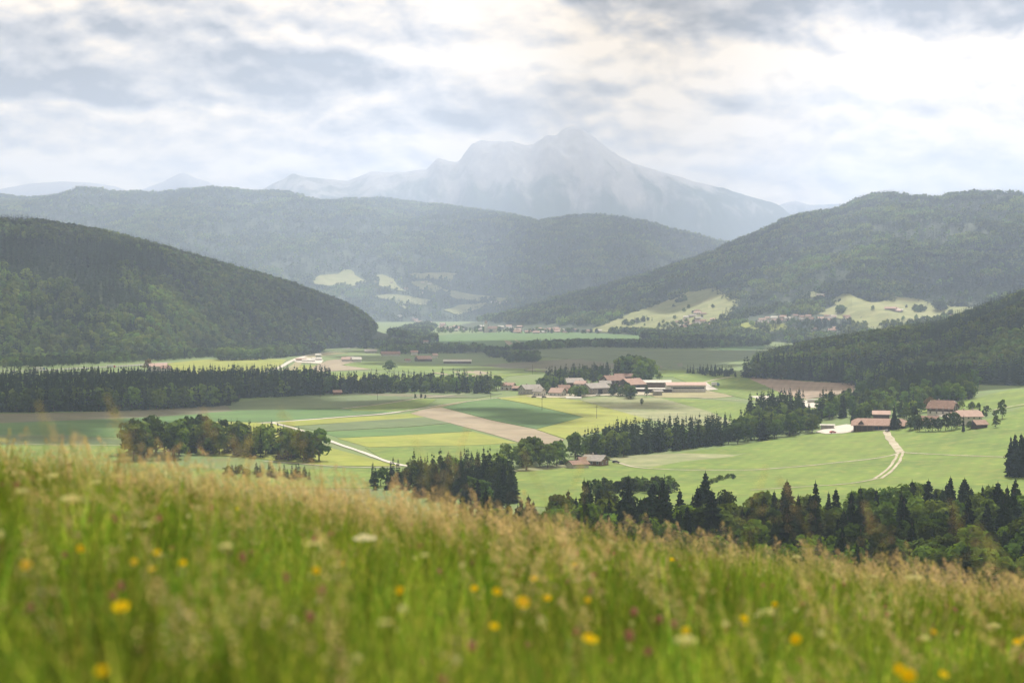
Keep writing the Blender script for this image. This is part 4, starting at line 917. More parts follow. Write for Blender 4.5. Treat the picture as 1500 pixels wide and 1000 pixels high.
wood([(-70, 605), (130, 603), (250, 600), (343, 594), (345, 584), (420, 581), (490, 578), (480, 567), (345, 566), (180, 568), (-70, 572)], 8.5, .72, (21, 27), (14, 20), 'tree of the dense dark wood that fills the left middle distance', 'trees of the dark wood at left')
wood([(488, 577.5), (600, 575.5), (722, 576.5), (730, 570), (735, 569.0), (660, 567), (560, 568), (488, 569)], 8.5, .55, (15, 21), (11, 15), 'tree of the narrow wood strip behind the striped fields', 'trees of the wood strip left of the hamlet')
wood([(188, 676), (262, 674), (268, 662), (190, 660)], 10, .0, (18, 22), (18, 23), 'broad leafy tree at the left end of the copse behind the grass', 'leafy trees of the copse behind the grass')
wood([(262, 662), (340, 668), (480, 681), (484, 676), (430, 664), (330, 652), (262, 648)], 8, .55, (15, 20), (15, 19), 'tree in the right part of the copse behind the grass', 'mixed trees of the copse behind the grass')
wood([(330, 697), (430, 703), (460, 703), (440, 697), (340, 692)], 6, .7, (5, 8), (4, 6), 'small dark fir in the line of young trees below the copse', 'young firs below the copse', wd=1.7)
wood([(540, 716), (600, 722), (640, 716), (600, 700), (545, 706)], 9, .85, (9, 14), (7, 11), 'young fir at the field corner behind the tall grass stalks', 'young firs behind the grass stalks')
wood([(602, 703), (640, 700), (690, 696), (745, 700), (765, 716), (755, 745), (660, 745), (610, 730)], 8, .80, (14, 18), (10, 14), 'dark fir of the pointed wood left of the lone timber farmhouse', 'firs of the pointed wood below the fields')
wood([(738, 694), (770, 689), (790, 686), (832, 683), (838, 678), (800, 673), (760, 678), (740, 684)], 10, .06, (14, 16), (12, 17), 'round leafy tree in the hedge left of the lone timber farmhouse', 'round trees left of the lone timber farmhouse')
wood([(836, 676), (884, 671), (930, 668), (924, 660), (880, 660), (838, 664)], 8.5, .55, (16, 20), (13, 17), 'tree of the hedge right behind the lone timber farmhouse', 'trees behind the lone timber farmhouse')
wood([(885, 669), (930, 666), (1004, 659), (1074, 650), (1072, 641), (1000, 648), (900, 655)], 6.6, .93, (17, 21), (11, 14), 'spruce of the dense straight-edged row behind the middle meadow', 'spruces of the dense row behind the meadow')
wood([(1072, 651), (1120, 645), (1200, 632), (1196, 622), (1120, 620), (1085, 630)], 9, .22, (17, 21), (10, 15), 'leafy tree at the right end of the spruce row', 'leafy trees right of the spruce row')
wood([(1095, 628), (1150, 622), (1178, 616), (1176, 606), (1120, 610), (1096, 618)], 8, .85, (19, 24), (14, 17), 'tall spruce in the clump above the meadow left of the farm', 'tall spruces left of the farm')
wood([(1178, 631), (1205, 626), (1200, 617), (1182, 616)], 8, .3, (12, 16), (8, 12), 'tree beside the low garage of the right hand farm', 'trees by the forecourt')
wood([(1198, 616), (1236, 612), (1238, 603), (1205, 600)], 8, .75, (17, 23), (12, 15), 'spruce in the clump left behind the long barn', 'spruces left behind the long barn')
wood([(1205, 624), (1245, 619), (1250, 610), (1300, 606), (1340, 602), (1355, 604), (1345, 612), (1330, 616), (1250, 620)], 9, .12, (11, 14), (8, 13), 'leafy tree in the orchard behind the long barn', 'orchard trees behind the long barn')
wood([(1230, 604), (1290, 598), (1345, 595), (1350, 588), (1290, 588), (1240, 592)], 10, .3, (12, 17), (9, 14), 'tree in the scattered belt between farm and wooded slope', 'trees between farm and wooded slope')
wood([(1300, 628), (1352, 630), (1352, 625), (1325, 623)], 7, .15, (8, 11), (7, 10), 'garden tree between the long barn and the tree row', 'garden trees between long barn and tree row')
wood([(1430, 612), (1462, 612), (1464, 604), (1432, 602)], 13, .1, (6, 8), (3, 6), 'small orchard bush behind the white farmhouse', 'orchard bushes behind the white farmhouse')
wood([(1385, 603), (1440, 602), (1436, 596), (1392, 598)], 12, .1, (7, 9), (4, 7), 'small garden tree behind the brown hipped farmhouse', 'garden trees behind the brown farmhouse')
for i, (x, y, h) in enumerate([(1333, 631, 9.5), (1347, 632, 9), (1356, 632, 10), (1366, 632, 9.5), (1375, 631.5, 9), (1385, 631, 11.5), (1394, 630, 12), (1400, 628, 11)]):
    tree('leaf', x, y, h, 1.05, ['first', 'second', 'third', 'fourth', 'fifth', 'sixth', 'seventh', 'eighth'][i] + ' tree from the left in the round-topped row beside the long barn', group='row of round trees by the farm')
tree('spruce', 1310, 629, 15, 1.2, 'dark narrow tree standing against the right end of the long barn')
tree('leaf', 1316, 630, 8, 1.0, 'low tree just right of the dark narrow tree by the long barn')
tree('copper', 1361, 603, 11, 1.3, 'round copper coloured tree left of the brown hipped farmhouse')
tree('leaf', 1262, 587, 17, 1.25, 'single large tree at the corner of the ploughed field')
tree('leaf', 1468, 613, 13, 1.1, 'tall dark round tree at the edge of the farm orchard')
tree('leaf', 1459, 626, 8, 1.1, 'dense round bush below the tall dark tree of the orchard')
tree('spruce', 1411, 632, 11, .7, 'narrow tree on the grass before the white farmhouse')
tree('leaf', 1420, 629, 6, 1.0, 'low tree right of the narrow tree before the white farmhouse')
tree('spruce', 1435, 611, 10, .8, 'slim conifer behind the right end of the white farmhouse')
wood([(1478, 700), (1500, 702), (1560, 710), (1560, 690), (1490, 686)], 5.5, .9, (17, 22), (12, 15), 'very tall dark conifer at the right picture edge', 'tall conifers at the right edge')
# shrubs in the middle meadow
wood([(862, 728), (920, 722), (985, 726), (990, 718), (960, 714), (900, 716), (862, 722)], 4.6, .15, (7, 9), (4, 8), 'dark shrub of the hedge line across the lower meadow', 'shrubs across the lower meadow', wd=1.35)
wood([(1036, 712), (1060, 705), (1080, 700), (1078, 697), (1055, 702), (1034, 709)], 3.6, .05, (3, 4), (1.6, 3.2), 'small shrub of the short hedge slanting across the meadow', 'shrubs of the short slanting hedge', wd=1.5)
tree('leaf', 829, 683.5, 4.5, .9, 'tiny round tree left of the low barn in the meadow')
# hamlet trees
wood([(792, 577), (815, 574), (832, 571), (836, 562), (800, 562), (788, 570)], 9, .12, (13, 16), (9, 13), 'leafy garden tree between the grey roofed house and the grey barn', 'garden trees in the left part of the hamlet', lime=.3)
wood([(798, 582), (806, 582), (806, 577), (798, 577)], 8, .0, (9, 12), (7, 9), 'round garden tree right of the grey roofed house', 'round garden trees beside the grey roofed house')
wood([(830, 583), (856, 583), (856, 578), (846, 577), (832, 579)], 7, .0, (9, 12), (8, 11), 'round green tree in front of the grey barn', 'round trees in front of the grey barn', lime=.4)
wood([(893, 581), (916, 582), (936, 588), (925, 578), (915, 574), (895, 574)], 7.5, .1, (9, 12), (8, 12), 'leafy tree in the thicket between stone barn and hut', 'thicket between stone barn and hut')
wood([(800, 567), (850, 562), (905, 557), (905, 552), (850, 553), (800, 560)], 8, .75, (15, 19), (11, 14), 'spruce of the belt rising behind the hamlet', 'spruces behind the hamlet')
tree('leaf', 940, 593, 6, .9, 'single dark bush on the pale meadow below the thicket')
tree('leaf', 947, 581, 11, .65, 'slender light tree before the open fronted shed')
tree('lime', 881, 562, 10, 1.2, 'bright green tree between the grey barn and brown farmhouse')
tree('leaf', 966, 557, 9, 1.0, 'single round tree on the hill meadow behind the cattle shed')
tree('leaf', 672, 578, 4, 1.3, 'small yellowish round bush on the field edge')
for x, h, lb in [(608, 5, 'left'), (617, 5, 'middle'), (623, 4, 'right')]: tree('leaf', x, 584, h, .9, lb + ' one of the three tiny dark trees by the field path', group='tiny trees by the field path')
wood([(905, 561), (955, 561), (956, 552), (925, 549), (905, 553)], 9, .0, (20, 24), (18, 25), 'huge dark broadleaf tree of the round clump on the hill behind the hamlet', 'huge round tree clump behind the hamlet', wd=1.1)
tree('leaf', 169, 608, 6, 1.5, 'single dark bush on the shaded field before the left wood')
tree('leaf', 571, 545, 16, 1.35, 'large round bush standing alone in the sunlit far field', y0=1900)
wood([(1085, 553), (1140, 556), (1235, 561), (1250, 566), (1320, 590), (1400, 586), (1420, 578), (1428, 568), (1330, 566), (1250, 552), (1120, 547)], 8, .72, (20, 26), (15, 20), 'tree at the lower edge of the wooded slope above the ploughed field', 'edge trees of the wooded slope', surf=S_SPUR, mass=True)
wood([(1330, 596), (1390, 591), (1420, 586), (1424, 578), (1395, 582), (1335, 588)], 7, .35, (12, 16), (12, 16), 'leafy edge tree of the wooded slope over the farm', 'leafy edge trees over the farm', surf=S_SPUR, mass=True)
wood([(1003, 546), (1040, 551), (1080, 553), (1080, 547), (1040, 544)], 7, .9, (5, 11), (5, 8), 'small dark fir in the low line left of the wooded slope', 'small firs left of the wooded slope')
# tree belts farther out in the valley
def belt(poly, s, pcon, label, h=(10, 16), y0=1900, surf=ground): wood(poly, s, pcon, (h[0] * 1.2, h[1] * 1.3), h, label, label.replace('tree', 'trees', 1), y0=y0, surf=surf, wd=1.25)
belt([(740, 531), (792, 531), (790, 527), (765, 524), (742, 526)], 11, .1, 'tree of the dark round thicket in the middle valley')
belt([(712, 524), (745, 524), (745, 517), (715, 518)], 11, .1, 'tree of the taller thicket left behind the round thicket')
belt([(738, 516), (780, 513), (860, 509), (1000, 511), (1128, 507), (1128, 501), (1000, 506), (860, 505), (780, 508)], 13, .1, 'tree in the long belt crossing the middle valley')
belt([(940, 498), (1010, 502), (1135, 500), (1260, 497), (1255, 490), (1140, 489), (1080, 492), (1010, 491), (940, 492)], 15, .15, 'tree around the red roofed houses at the valley bottom', (12, 19))
belt([(560, 519), (640, 518), (710, 517), (710, 513), (640, 512), (560, 513)], 12, .15, 'tree of the hedge behind the red roofed farmhouse')
belt([(475, 509), (560, 511), (600, 507), (640, 500), (640, 494), (580, 497), (480, 502)], 13, .3, 'tree along the valley road under the left forest')
belt([(570, 496), (620, 494), (640, 480), (625, 474), (600, 480), (568, 488)], 14, .3, 'tree on the low rise under the tip of the left forest', surf=S_LEFT)
belt([(320, 529), (380, 528), (470, 517), (474, 512), (400, 515), (320, 521)], 12, .05, 'leafy tree in the grove at the foot of the left hill', (14, 20))
belt([(-60, 540), (60, 539), (150, 533), (250, 528), (320, 523), (320, 516), (150, 526), (-60, 531)], 13, .05, 'leafy tree of the fringe along the motorway', (9, 15))
belt([(640, 489), (720, 488), (820, 489), (905, 490), (900, 486), (780, 485), (650, 483)], 48, .3, 'tree scattered among the houses of the hazy town', (10, 17), surf=F1)
belt([(960, 484), (1060, 486), (1060, 470), (1000, 474), (960, 480)], 27, .3, 'tree scattered around the village under the bright clearing', (10, 16), surf=S_RIGHT)
belt([(916, 480), (950, 471), (948, 467), (912, 476)], 14, .2, 'tree of the small grove on the bright clearing', surf=S_RIGHT)
belt([(990, 446), (1008, 441), (1006, 435), (990, 440)], 14, .2, 'tree of the grove at the upper left of the bright clearing', surf=S_RIGHT)
belt([(1100, 484), (1160, 481), (1250, 484), (1250, 474), (1160, 474), (1100, 476)], 17, .5, 'tree of the dark wood below the hamlet row', (14, 20), surf=S_RIGHT)
belt([(1334, 459), (1358, 459), (1358, 453), (1336, 453)], 13, .0, 'tree of the oval grove on the right clearing', surf=S_RIGHT)
belt([(1370, 457), (1384, 455), (1384, 451), (1370, 452)], 12, .0, 'tree of the tall round clump beside the oval grove', (18, 24), surf=S_RIGHT)
belt([(1226, 462), (1244, 460), (1244, 455), (1228, 456)], 13, .2, 'tree of the clump at the left end of the right clearing', (16, 20), surf=S_RIGHT)
belt([(1380, 470), (1398, 467), (1398, 462), (1382, 464)], 13, .0, 'tree of the round clump at the lower end of the right clearing', (14, 18), surf=S_RIGHT)
for pl, sf, wh in SCAT: belt(pl, 95, .1, 'single tree dotted over the ' + wh, (8, 14), surf=sf)
tree('copper', 217, 543, 16, 1.2, 'brownish tree by the motorway above the dark wood', y0=1900)
tree('spruce', 641, 501, 22, 1.0, 'single dark conifer by the valley road', y0=1900)
# the wood on the slope right below our meadow
def near_wood():
    X, Y = jitter_grid(-95, 300, 380, 860, 7.4)
    px = 750 + F * X / Y
    top_row = np.interp(px, [560, 620, 700, 760, 850, 960, 1050, 1100, 1250, 1300, 1400, 1480, 1620], [765, 757, 745, 738, 719, 719, 722, 728, 722, 712, 712, 712, 716])
    ymax = 68 * F / (top_row - 12 - 440)
    z = ground(X, Y); k = (px > 565) & (px < 1640) & (Y < ymax + 12) & (Y > ymax - 330)
    nz = fbm(X / 30, Y / 30 + 2, 3)
    for x, y, zz, n, p_, ym in zip(X[k], Y[k], z[k], nz[k], px[k], ymax[k]):
        front = (ym - y) / 200
        if 1040 < p_ < 1230 and 0.45 < front < 1.2 and n > -.12: TREES.append(('lime', x, y, zz, rs.uniform(12, 17), rs.uniform(.9, 1.3), 'bright fresh green tree of the group glowing in the near wood', 'bright green trees of the near wood')); continue
        if n * .9 + rs.uniform(-.3, .3) < .03 - .30 * min(front, 1): TREES.append(('spruce', x, y, zz, rs.uniform(12, 24) if rs.uniform() < .85 else rs.uniform(24, 28), rs.uniform(1.0, 1.75), 'tall spruce in the wood on the slope below the flowering meadow', 'spruces of the near wood'))
        else: TREES.append(('leaf' if rs.uniform() < .85 else 'lime', x, y, zz, rs.uniform(12, 21), rs.uniform(.9, 1.4), 'leafy tree in the wood on the slope below the flowering meadow', 'leafy trees of the near wood'))
near_wood()
def ORD(n): return ['first', 'second', 'third', 'fourth', 'fifth', 'sixth', 'seventh', 'eighth', 'ninth', 'tenth'][n - 1] if n < 11 else '%d%s' % (n, {1: 'st', 2: 'nd', 3: 'rd'}.get(n % 10, 'th') if n > 20 else 'th')
def tell_apart():
    """trees of one wood: labels by size and by the landmark in front of or behind them"""
    G = {}
    for i, t in enumerate(TREES): G.setdefault((t[6], t[7]), []).append(i)
    for (lb, gp), I in G.items():
        if gp is None or len(I) < 2 or 'row of round' in gp or 'tiny trees' in gp: continue
        I.sort(key=lambda i: TREES[i][1] / TREES[i][2])
        if len(I) <= 62:
            for q, i in enumerate(I): TREES[i] = TREES[i][:6] + ('%s, %s from the left' % (lb, ORD(q + 1)), gp)
        elif 'near wood' in gp:
            for i in I:
                t = TREES[i]; px = 750 + F * t[1] / t[2]; w = next(s for a, s in [(700, 'below the pointed fir wood'), (850, 'in front of the lone timber farmhouse'), (1010, 'before the shrub hedge'), (1150, 'before the open meadow'), (1270, 'left of the curving track'), (1340, 'below the curving track'), (1440, 'before the meadow right of the track'), (9999, 'at the right edge')] if px < a)
                kind = {'spruce': 'spruce', 'leaf': 'leafy tree', 'lime': 'bright leafy tree'}[t[0]]; hs = 'very tall' if t[4] > 24 else 'tall' if t[4] > 19 else 'mid-sized' if t[4] > 15.5 else 'small'
                ws = 'broad' if t[5] > 1.3 else 'narrow' if t[5] < 1.05 else ''
                TREES[i] = t[:6] + (' '.join(('%s %s %s of the near wood %s' % (hs, ws, kind, w)).split()[:16]), gp)
tell_apart()
def plant_trees():
    singles = [t for t in TREES if t[7] is None or 'row of round' in t[7] or 'tiny trees' in t[7]]
    ids = set(id(t) for t in singles)
    rest = [t for t in TREES if id(t) not in ids]
    def score(t):
        px, py = topix(t[1], t[2], t[3] + t[4]); vis = 1.0 if -5 < px < 1505 and py < 815 else 0.02
        return vis * t[4] / t[2]
    con = sorted([t for t in rest if t[0] == 'spruce'], key=score, reverse=True); lea = sorted([t for t in rest if t[0] != 'spruce'], key=score, reverse=True)
    nc, nl = 285, 255
    for t in singles + con[:nc] + lea[:nl]:
        kind, x, y, z, h, wd, lb, gp = t; c = kind == 'spruce'
        root = link({'spruce': 'spruce_tree', 'lime': 'leafy_tree', 'leaf': 'leafy_tree', 'copper': 'copper_tree'}[kind], None, None, (x, y, z - .2), rs.uniform(0, 6.28))
        s = h * wd; root.scale = (s * (1.0 if c else .95), s * (1.0 if c else .95), h); tag(root, lb, 'tree', gp)
        root.rotation_euler[0] = rs.uniform(-.03, .03)
        me = {'spruce': CON, 'leaf': LEA, 'lime': LIM, 'copper': [COP]}[kind]; me = me[rs.randint(len(me))]
        link('crown', me, root); link('trunk', CON_T if c else LEA_T, root)
    R = con[nc:] + lea[nl:]
    idx = [rs.randint(0, 4) if t[0] == 'spruce' else (8 if t[0] == 'lime' else 4 + rs.randint(0, 4)) for t in R]
    scatter('woodland', [(t[1], t[2], t[3] - .2) for t in R], [(0, 0, rs.uniform(0, 6.28)) for t in R], [(t[4] * t[5], t[4] * t[5], t[4]) for t in R], idx, protos['mid_tree'], 'trees filling the woods and hedges across the valley')
    print('trees', len(singles), len(con), len(lea))
plant_trees()
# ------------------------------------------------------------------ clouds drifting over the valley (above the picture); they cast the shade seen on the land
M_CLOUD = bpy.data.materials.new('cloud'); M_CLOUD.use_nodes = True
def _cl():
    g = NT(M_CLOUD.node_tree); d = g.n('ShaderNodeBsdfDiffuse'); d.inputs[0].default_value = (.9, .9, .9, 1); t = g.n('ShaderNodeBsdfTransparent'); mx = g.n('ShaderNodeMixShader')
    tl = g.n('ShaderNodeBsdfTranslucent'); tl.inputs[0].default_value = (.85, .87, .9, 1); m2 = g.n('ShaderNodeMixShader'); m2.inputs[0].default_value = .5
    g.put(m2.inputs[1], d.outputs[0]); g.put(m2.inputs[2], tl.outputs[0])
    mx.inputs[0].default_value = .78; g.put(mx.inputs[1], t.outputs[0]); g.put(mx.inputs[2], m2.outputs[0]); o = g.n('ShaderNodeOutputMaterial'); g.put(o.inputs[0], mx.outputs[0])
_cl()
def ico(sub=2):
    import bmesh
    bm = bmesh.new(); bmesh.ops.create_icosphere(bm, subdivisions=sub, radius=1.0)
    V = np.array([v.co[:] for v in bm.verts]); Fc = np.array([[v.index for v in f.verts] for f in bm.faces]); bm.free(); return V, Fc
ICO = ico(2)
def cloud(poly, surf, s, y0=300, alt=2700, y1=26000.0):
    """heaped puffs whose shadow covers the outline given on the land"""
    W = raycast([p[0] for p in poly], [p[1] for p in poly], surf, y0=y0, y1=y1); zm = W[:, 2].mean()
    k = (alt - zm) / sun_dir[2]; W = W[:, :2] + sun_dir[:2] * k
    X, Y = jitter_grid(W[:, 0].min(), W[:, 0].max(), W[:, 1].min(), W[:, 1].max(), s)
    nz = fbm(X / (s * 3), Y / (s * 3), 3); kp = in_poly(X, Y, [tuple(q) for q in W]) & (nz > -.42); X, Y = X[kp], Y[kp]
    V = []; Fc = []; n = 0
    for x, y in zip(X, Y):
        v = ICO[0] * (1 + .22 * fbm(ICO[0][:, 0] * 1.7 + x, ICO[0][:, 1] * 1.7 + ICO[0][:, 2] + y, 2))[:, None]
        r = s * rs.uniform(.7, 1.05); v = v * np.array([r, r, r * .5]); v[:, 2] = np.where(v[:, 2] < 0, v[:, 2] * .3, v[:, 2])
        V.append(v + np.array([x, y, alt + rs.uniform(0, s * .3)])); Fc.append(ICO[1] + n); n += len(v)
    if not V: return
    o = link('cloud', mesh_np('cloud', np.concatenate(V), np.concatenate(Fc), M_CLOUD, True)); tag(o, kind='structure')
def CL(poly, surf, s, y0=300):
    y1 = {S_LEFT: 4300, S_FAR: 12900, S_RIGHT: 8000, S_SPUR: 3100}.get(surf, 7000); cloud(poly, surf, s, y0, y1=y1)
CL([(-250, 535), (-250, 600), (0, 612), (200, 606), (345, 592), (500, 583), (480, 566), (350, 560), (200, 553), (0, 552)], ground, 75)
CL([(-250, 612), (-250, 645), (0, 645), (150, 640), (200, 618), (60, 606)], ground, 50)
CL([(300, 600), (600, 598), (640, 589), (480, 585), (350, 592)], ground, 45)
CL([(690, 597), (780, 600), (850, 612), (780, 624), (720, 610)], ground, 30)
CL([(850, 590), (930, 588), (1000, 596), (930, 600), (880, 596)], ground, 26)
CL([(1060, 568), (1100, 558), (1250, 566), (1200, 576), (1120, 572)], ground, 34)
CL([(540, 503), (700, 501), (920, 496), (1130, 505), (1140, 512), (1060, 538), (1000, 541), (900, 541), (780, 541), (640, 538), (560, 522)], ground, 130, y0=1900)
CL([(150, 345), (0, 326), (-300, 310), (-300, 385), (0, 385), (200, 400), (330, 470), (400, 520), (540, 500), (545, 470), (430, 420), (300, 382)], S_LEFT, 140, y0=2300)
CL([(690, 335), (860, 322), (1040, 360), (900, 408), (790, 430), (720, 410), (690, 380)], S_FAR, 420, y0=5000)
CL([(740, 448), (860, 425), (1000, 385), (1090, 360), (1180, 340), (1150, 400), (1010, 420), (900, 458), (800, 470)], S_RIGHT, 220, y0=3300)
CL([(1300, 380), (1500, 350), (1700, 350), (1700, 430), (1500, 425), (1380, 428), (1270, 415)], S_RIGHT, 220, y0=3300)
CL([(1060, 548), (1200, 515), (1350, 505), (1600, 450), (1620, 545), (1420, 570), (1300, 580), (1150, 560)], S_SPUR, 85, y0=1500)

# ------------------------------------------------------------------ the flowering meadow in front
def blade(V, Fc, x, y, h, w, lean, az, bend, seg=3, tipw=.12):
    b = len(V); ca, sa = math.cos(az), math.sin(az); pa, qa = -sa, ca
    for i in range(seg + 1):
        t = i / seg; off = lean * h * t + bend * h * t * t; z = h * (t - .35 * bend * t * t); ww = w * ((1 - t) ** .7 * (1 - tipw) + tipw * (1 if i < seg else .2)) / 2
        V.append((x + ca * off - pa * ww, y + sa * off - qa * ww, z)); V.append((x + ca * off + pa * ww, y + sa * off + qa * ww, z))
    for i in range(seg): Fc.append((b + 2 * i, b + 2 * i + 1, b + 2 * i + 3, b + 2 * i + 2))
    return np.array([x + ca * (lean + bend) * h, y + sa * (lean + bend) * h, h * (1 - .35 * bend)])
M_GRASS = D('grass_blade', (0.048, 0.120, 0.018), (0.175, 0.275, 0.040), 22, (0.38, 0.36, 0.13), 35, trans=.40, rnd=.55, hue=.03, coord='object', stand=.38, stand_scale=1.1)
M_STEM = D('grass_stem', (0.20, 0.21, 0.07), (0.30, 0.27, 0.11), 20, trans=.3, rnd=.3, coord='object')
M_SEED = D('seed_head', (0.52, 0.395, 0.32), (0.68, 0.55, 0.46), 40, trans=.45, rnd=.28, hue=.02, coord='object')
M_SEEDG = D('pale_seed_head', (0.48, 0.42, 0.24), (0.58, 0.53, 0.33), 40, trans=.45, rnd=.25, coord='object')
M_YEL = D('yellow_petal', (0.92, 0.70, 0.008), (0.96, 0.78, 0.015), 60, trans=.35, coord='object')
M_ORA = D('flower_centre', (0.75, 0.40, 0.02), trans=.2, coord='object')
M_CREAM = D('cream_umbel', (0.62, 0.62, 0.40), (0.72, 0.72, 0.54), 60, trans=.35, coord='object')
M_WHT = D('white_petal', (0.80, 0.78, 0.74), (0.86, 0.84, 0.80), 60, trans=.3, coord='object')
M_PUR = D('clover_head', (0.30, 0.10, 0.17), (0.42, 0.17, 0.25), 60, trans=.35, coord='object')
M_BUDS = D('brown_bud', (0.17, 0.085, 0.06), (0.24, 0.12, 0.09), 60, trans=.25, coord='object')

def clump_mesh(seed, n=26, hmin=.24, hmax=.52, rad=.09, wide=1.0):
    r = np.random.RandomState(seed); V = []; Fc = []
    for _ in range(n):
        a = r.uniform(0, 6.28); q = rad * r.uniform() ** .5
        blade(V, Fc, math.cos(a) * q, math.sin(a) * q, r.uniform(hmin, hmax), r.uniform(.0035, .0085) * wide, r.uniform(-.1, .3), r.uniform(0, 6.28), r.uniform(0, .55))
    return mesh_np('clump', V, Fc, M_GRASS)
def herb_mesh(seed):                                        # broad leaved herb
    r = np.random.RandomState(seed); V = []; Fc = []
    for _ in range(16): blade(V, Fc, r.uniform(-.03, .03), r.uniform(-.03, .03), r.uniform(.15, .42), r.uniform(.012, .028), r.uniform(.05, .5), r.uniform(0, 6.28), r.uniform(.1, .8), 4, .3)
    return mesh_np('clump', V, Fc, M_GRASS)
def quad_tufts(V, Fc, c, n, s, r, spread):
    for _ in range(n):
        p = c + r.normal(size=3) * spread; t = r.normal(size=3); t /= np.linalg.norm(t); u = np.cross(t, r.normal(size=3)); u /= np.linalg.norm(u); b = len(V); k = s * r.uniform(.6, 1.3)
        V += [p - t * k, p + u * k * .55, p + t * k, p - u * k * .55]; Fc.append((b, b + 1, b + 2, b + 3))
def panicle_mesh(seed, mat, h=.66, loose=1.0, droop=.5, split=False):
    """tall grass stem with a nodding, feathery seed head"""
    r = np.random.RandomState(seed); sv = []; sf = []; hv = []; hf = []
    lean = r.uniform(.02, .16); bend = droop * r.uniform(.2, .8); seg = 6; b0 = None
    def pt(t): 
        off = lean * h * t + bend * h * .5 * t ** 3; return np.array([off, 0, h * (t - .30 * bend * t ** 4)])
    for i in range(seg):
        for wv in ((.0011, 0), (0, .0011)):
            a, c = pt(i / seg), pt((i + 1) / seg); b = len(sv)
            sv += [(a[0] - wv[0], -wv[1], a[2]), (a[0] + wv[0], wv[1], a[2]), (c[0] + wv[0], wv[1], c[2]), (c[0] - wv[0], -wv[1], c[2])]; sf.append((b, b + 1, b + 2, b + 3))
    for k in range(22):
        t = .74 + .26 * k / 22; c = pt(t); w = math.sin(math.pi * min(1, (k + 1.5) / 20)) * .016 * loose + .002
        quad_tufts(hv, hf, c + np.array([0, 0, 0]), 3, .0048, r, np.array([w, w, .006]))
    parts = [((np.array(sv), sf), 0), ((np.array(hv), hf), 1)]
    if split: return mesh_np('stem', sv, sf, M_STEM), mesh_np('seed_head', hv, hf, mat)
    return mk_multi('t', parts, [M_STEM, mat])
def umbel(r, mat_i, h, R, n=26, dome=.2):
    sv = []; sf = []; hv = []; hf = []; blade(sv, sf, 0, 0, h, .004, 0, 0, .0, 2, .8)
    for k in range(n):
        a = k * 2.4; q = R * math.sqrt((k + .5) / n); c = np.array([math.cos(a) * q, math.sin(a) * q, h + dome * R * (1 - (q / R) ** 2)]); quad_tufts(hv, hf, c, 3, R * .18, r, np.array([R * .09] * 3))
        if k % 4 == 0:
            b = len(sv); sv += [(0, -.0006, h - R * .9), (0, .0006, h - R * .9), tuple(c + [0, .0006, 0]), tuple(c - [0, .0006, 0])]; sf.append((b, b + 1, b + 2, b + 3))
    return (np.array(sv), sf), (np.array(hv), hf)
def umbel_mesh(seed, mat, h, R): 
    s, hd = umbel(np.random.RandomState(seed), 0, h, R); return mk_multi('t', [(s, 0), (hd, 1)], [M_STEM, mat])
def head_mesh(seed, mat, h, R, n=40, tall=1.2):
    r = np.random.RandomState(seed); sv = []; sf = []; hv = []; hf = []; blade(sv, sf, 0, 0, h, .003, .03, 0, .05, 3, .8); tip = np.array([.08 * h, 0, h * .98])
    for _ in range(n): 
        d = r.normal(size=3); d /= np.linalg.norm(d); quad_tufts(hv, hf, tip + d * R * np.array([1, 1, tall]) * .75, 1, R * .45, r, np.array([0, 0, 0]))
    return mk_multi('t', [((np.array(sv), sf), 0), ((np.array(hv), hf), 1)], [M_STEM, mat])
proto_col('grass', [clump_mesh(i) for i in range(6)] + [clump_mesh(20 + i, 22, .3, .62, .07, 1.3) for i in range(3)] + [herb_mesh(40 + i) for i in range(2)])
proto_col('seeds', [panicle_mesh(i, M_SEED, .66, 1.0 + .5 * (i % 3), .7) for i in range(6)] + [panicle_mesh(10 + i, M_SEEDG, .62, .6, .9) for i in range(3)])
proto_col('herbs', [umbel_mesh(1, M_CREAM, .50, .035), umbel_mesh(2, M_CREAM, .44, .026), head_mesh(3, M_PUR, .36, .012), head_mesh(4, M_PUR, .30, .011), head_mesh(5, M_BUDS, .46, .008, 30, 2.2), head_mesh(6, M_CREAM, .40, .009, 30, 1.0)])
def near_points(density, y0, y1, marg=1.25, dfun=None):
    n = int(density * (0.27 * marg * (y1 ** 2 - y0 ** 2) + 1.0 * (y1 - y0))); y = np.sqrt(rs.uniform(y0 ** 2, y1 ** 2, n)); x = rs.uniform(-1, 1, n) * (.27 * marg * y + .5)
    if dfun is not None: k = rs.uniform(size=n) < dfun(x, y); x, y = x[k], y[k]
    return x, y, ground(x, y)
def rnd3(n, sc, tilt=.12, az=None, var=.22):
    R = np.stack([rs.normal(0, tilt, n), rs.normal(0, tilt, n), rs.uniform(0, 6.28, n) if az is None else rs.normal(az, .9, n)], 1)
    s = sc * rs.uniform(1 - var, 1 + var, n); return R, np.stack([s, s, s], 1)
x, y, z = near_points(75, 1.5, 17, 1.3); n = len(x)
nz = fbm(x / 1.3, y / 1.3, 3); R, S3 = rnd3(n, 1.0, .10); S3 = S3 * (0.92 + .35 * nz)[:, None]
idx = np.where(rs.uniform(size=n) < .28, rs.randint(6, 9, n), np.where(rs.uniform(size=n) < .09, rs.randint(9, 11, n), rs.randint(0, 6, n)))
scatter('meadow_grass', np.stack([x, y, z - .01], 1), R, S3, idx, protos['grass'], 'dense green and yellow meadow grass in the foreground')
x, y, z = near_points(34, 17, 34, 1.3); n = len(x); R, S3 = rnd3(n, 1.15, .10)
scatter('meadow_grass', np.stack([x, y, z - .01], 1), R, S3, rs.randint(0, 9, n), protos['grass'], 'meadow grass running over the edge of the hill')
def dens(x, y):
    return np.clip(.04 + .8 * fbm(x / 2.2 + 3, y / 2.2, 2) + .036 * (y - 4.5), .04, .75)
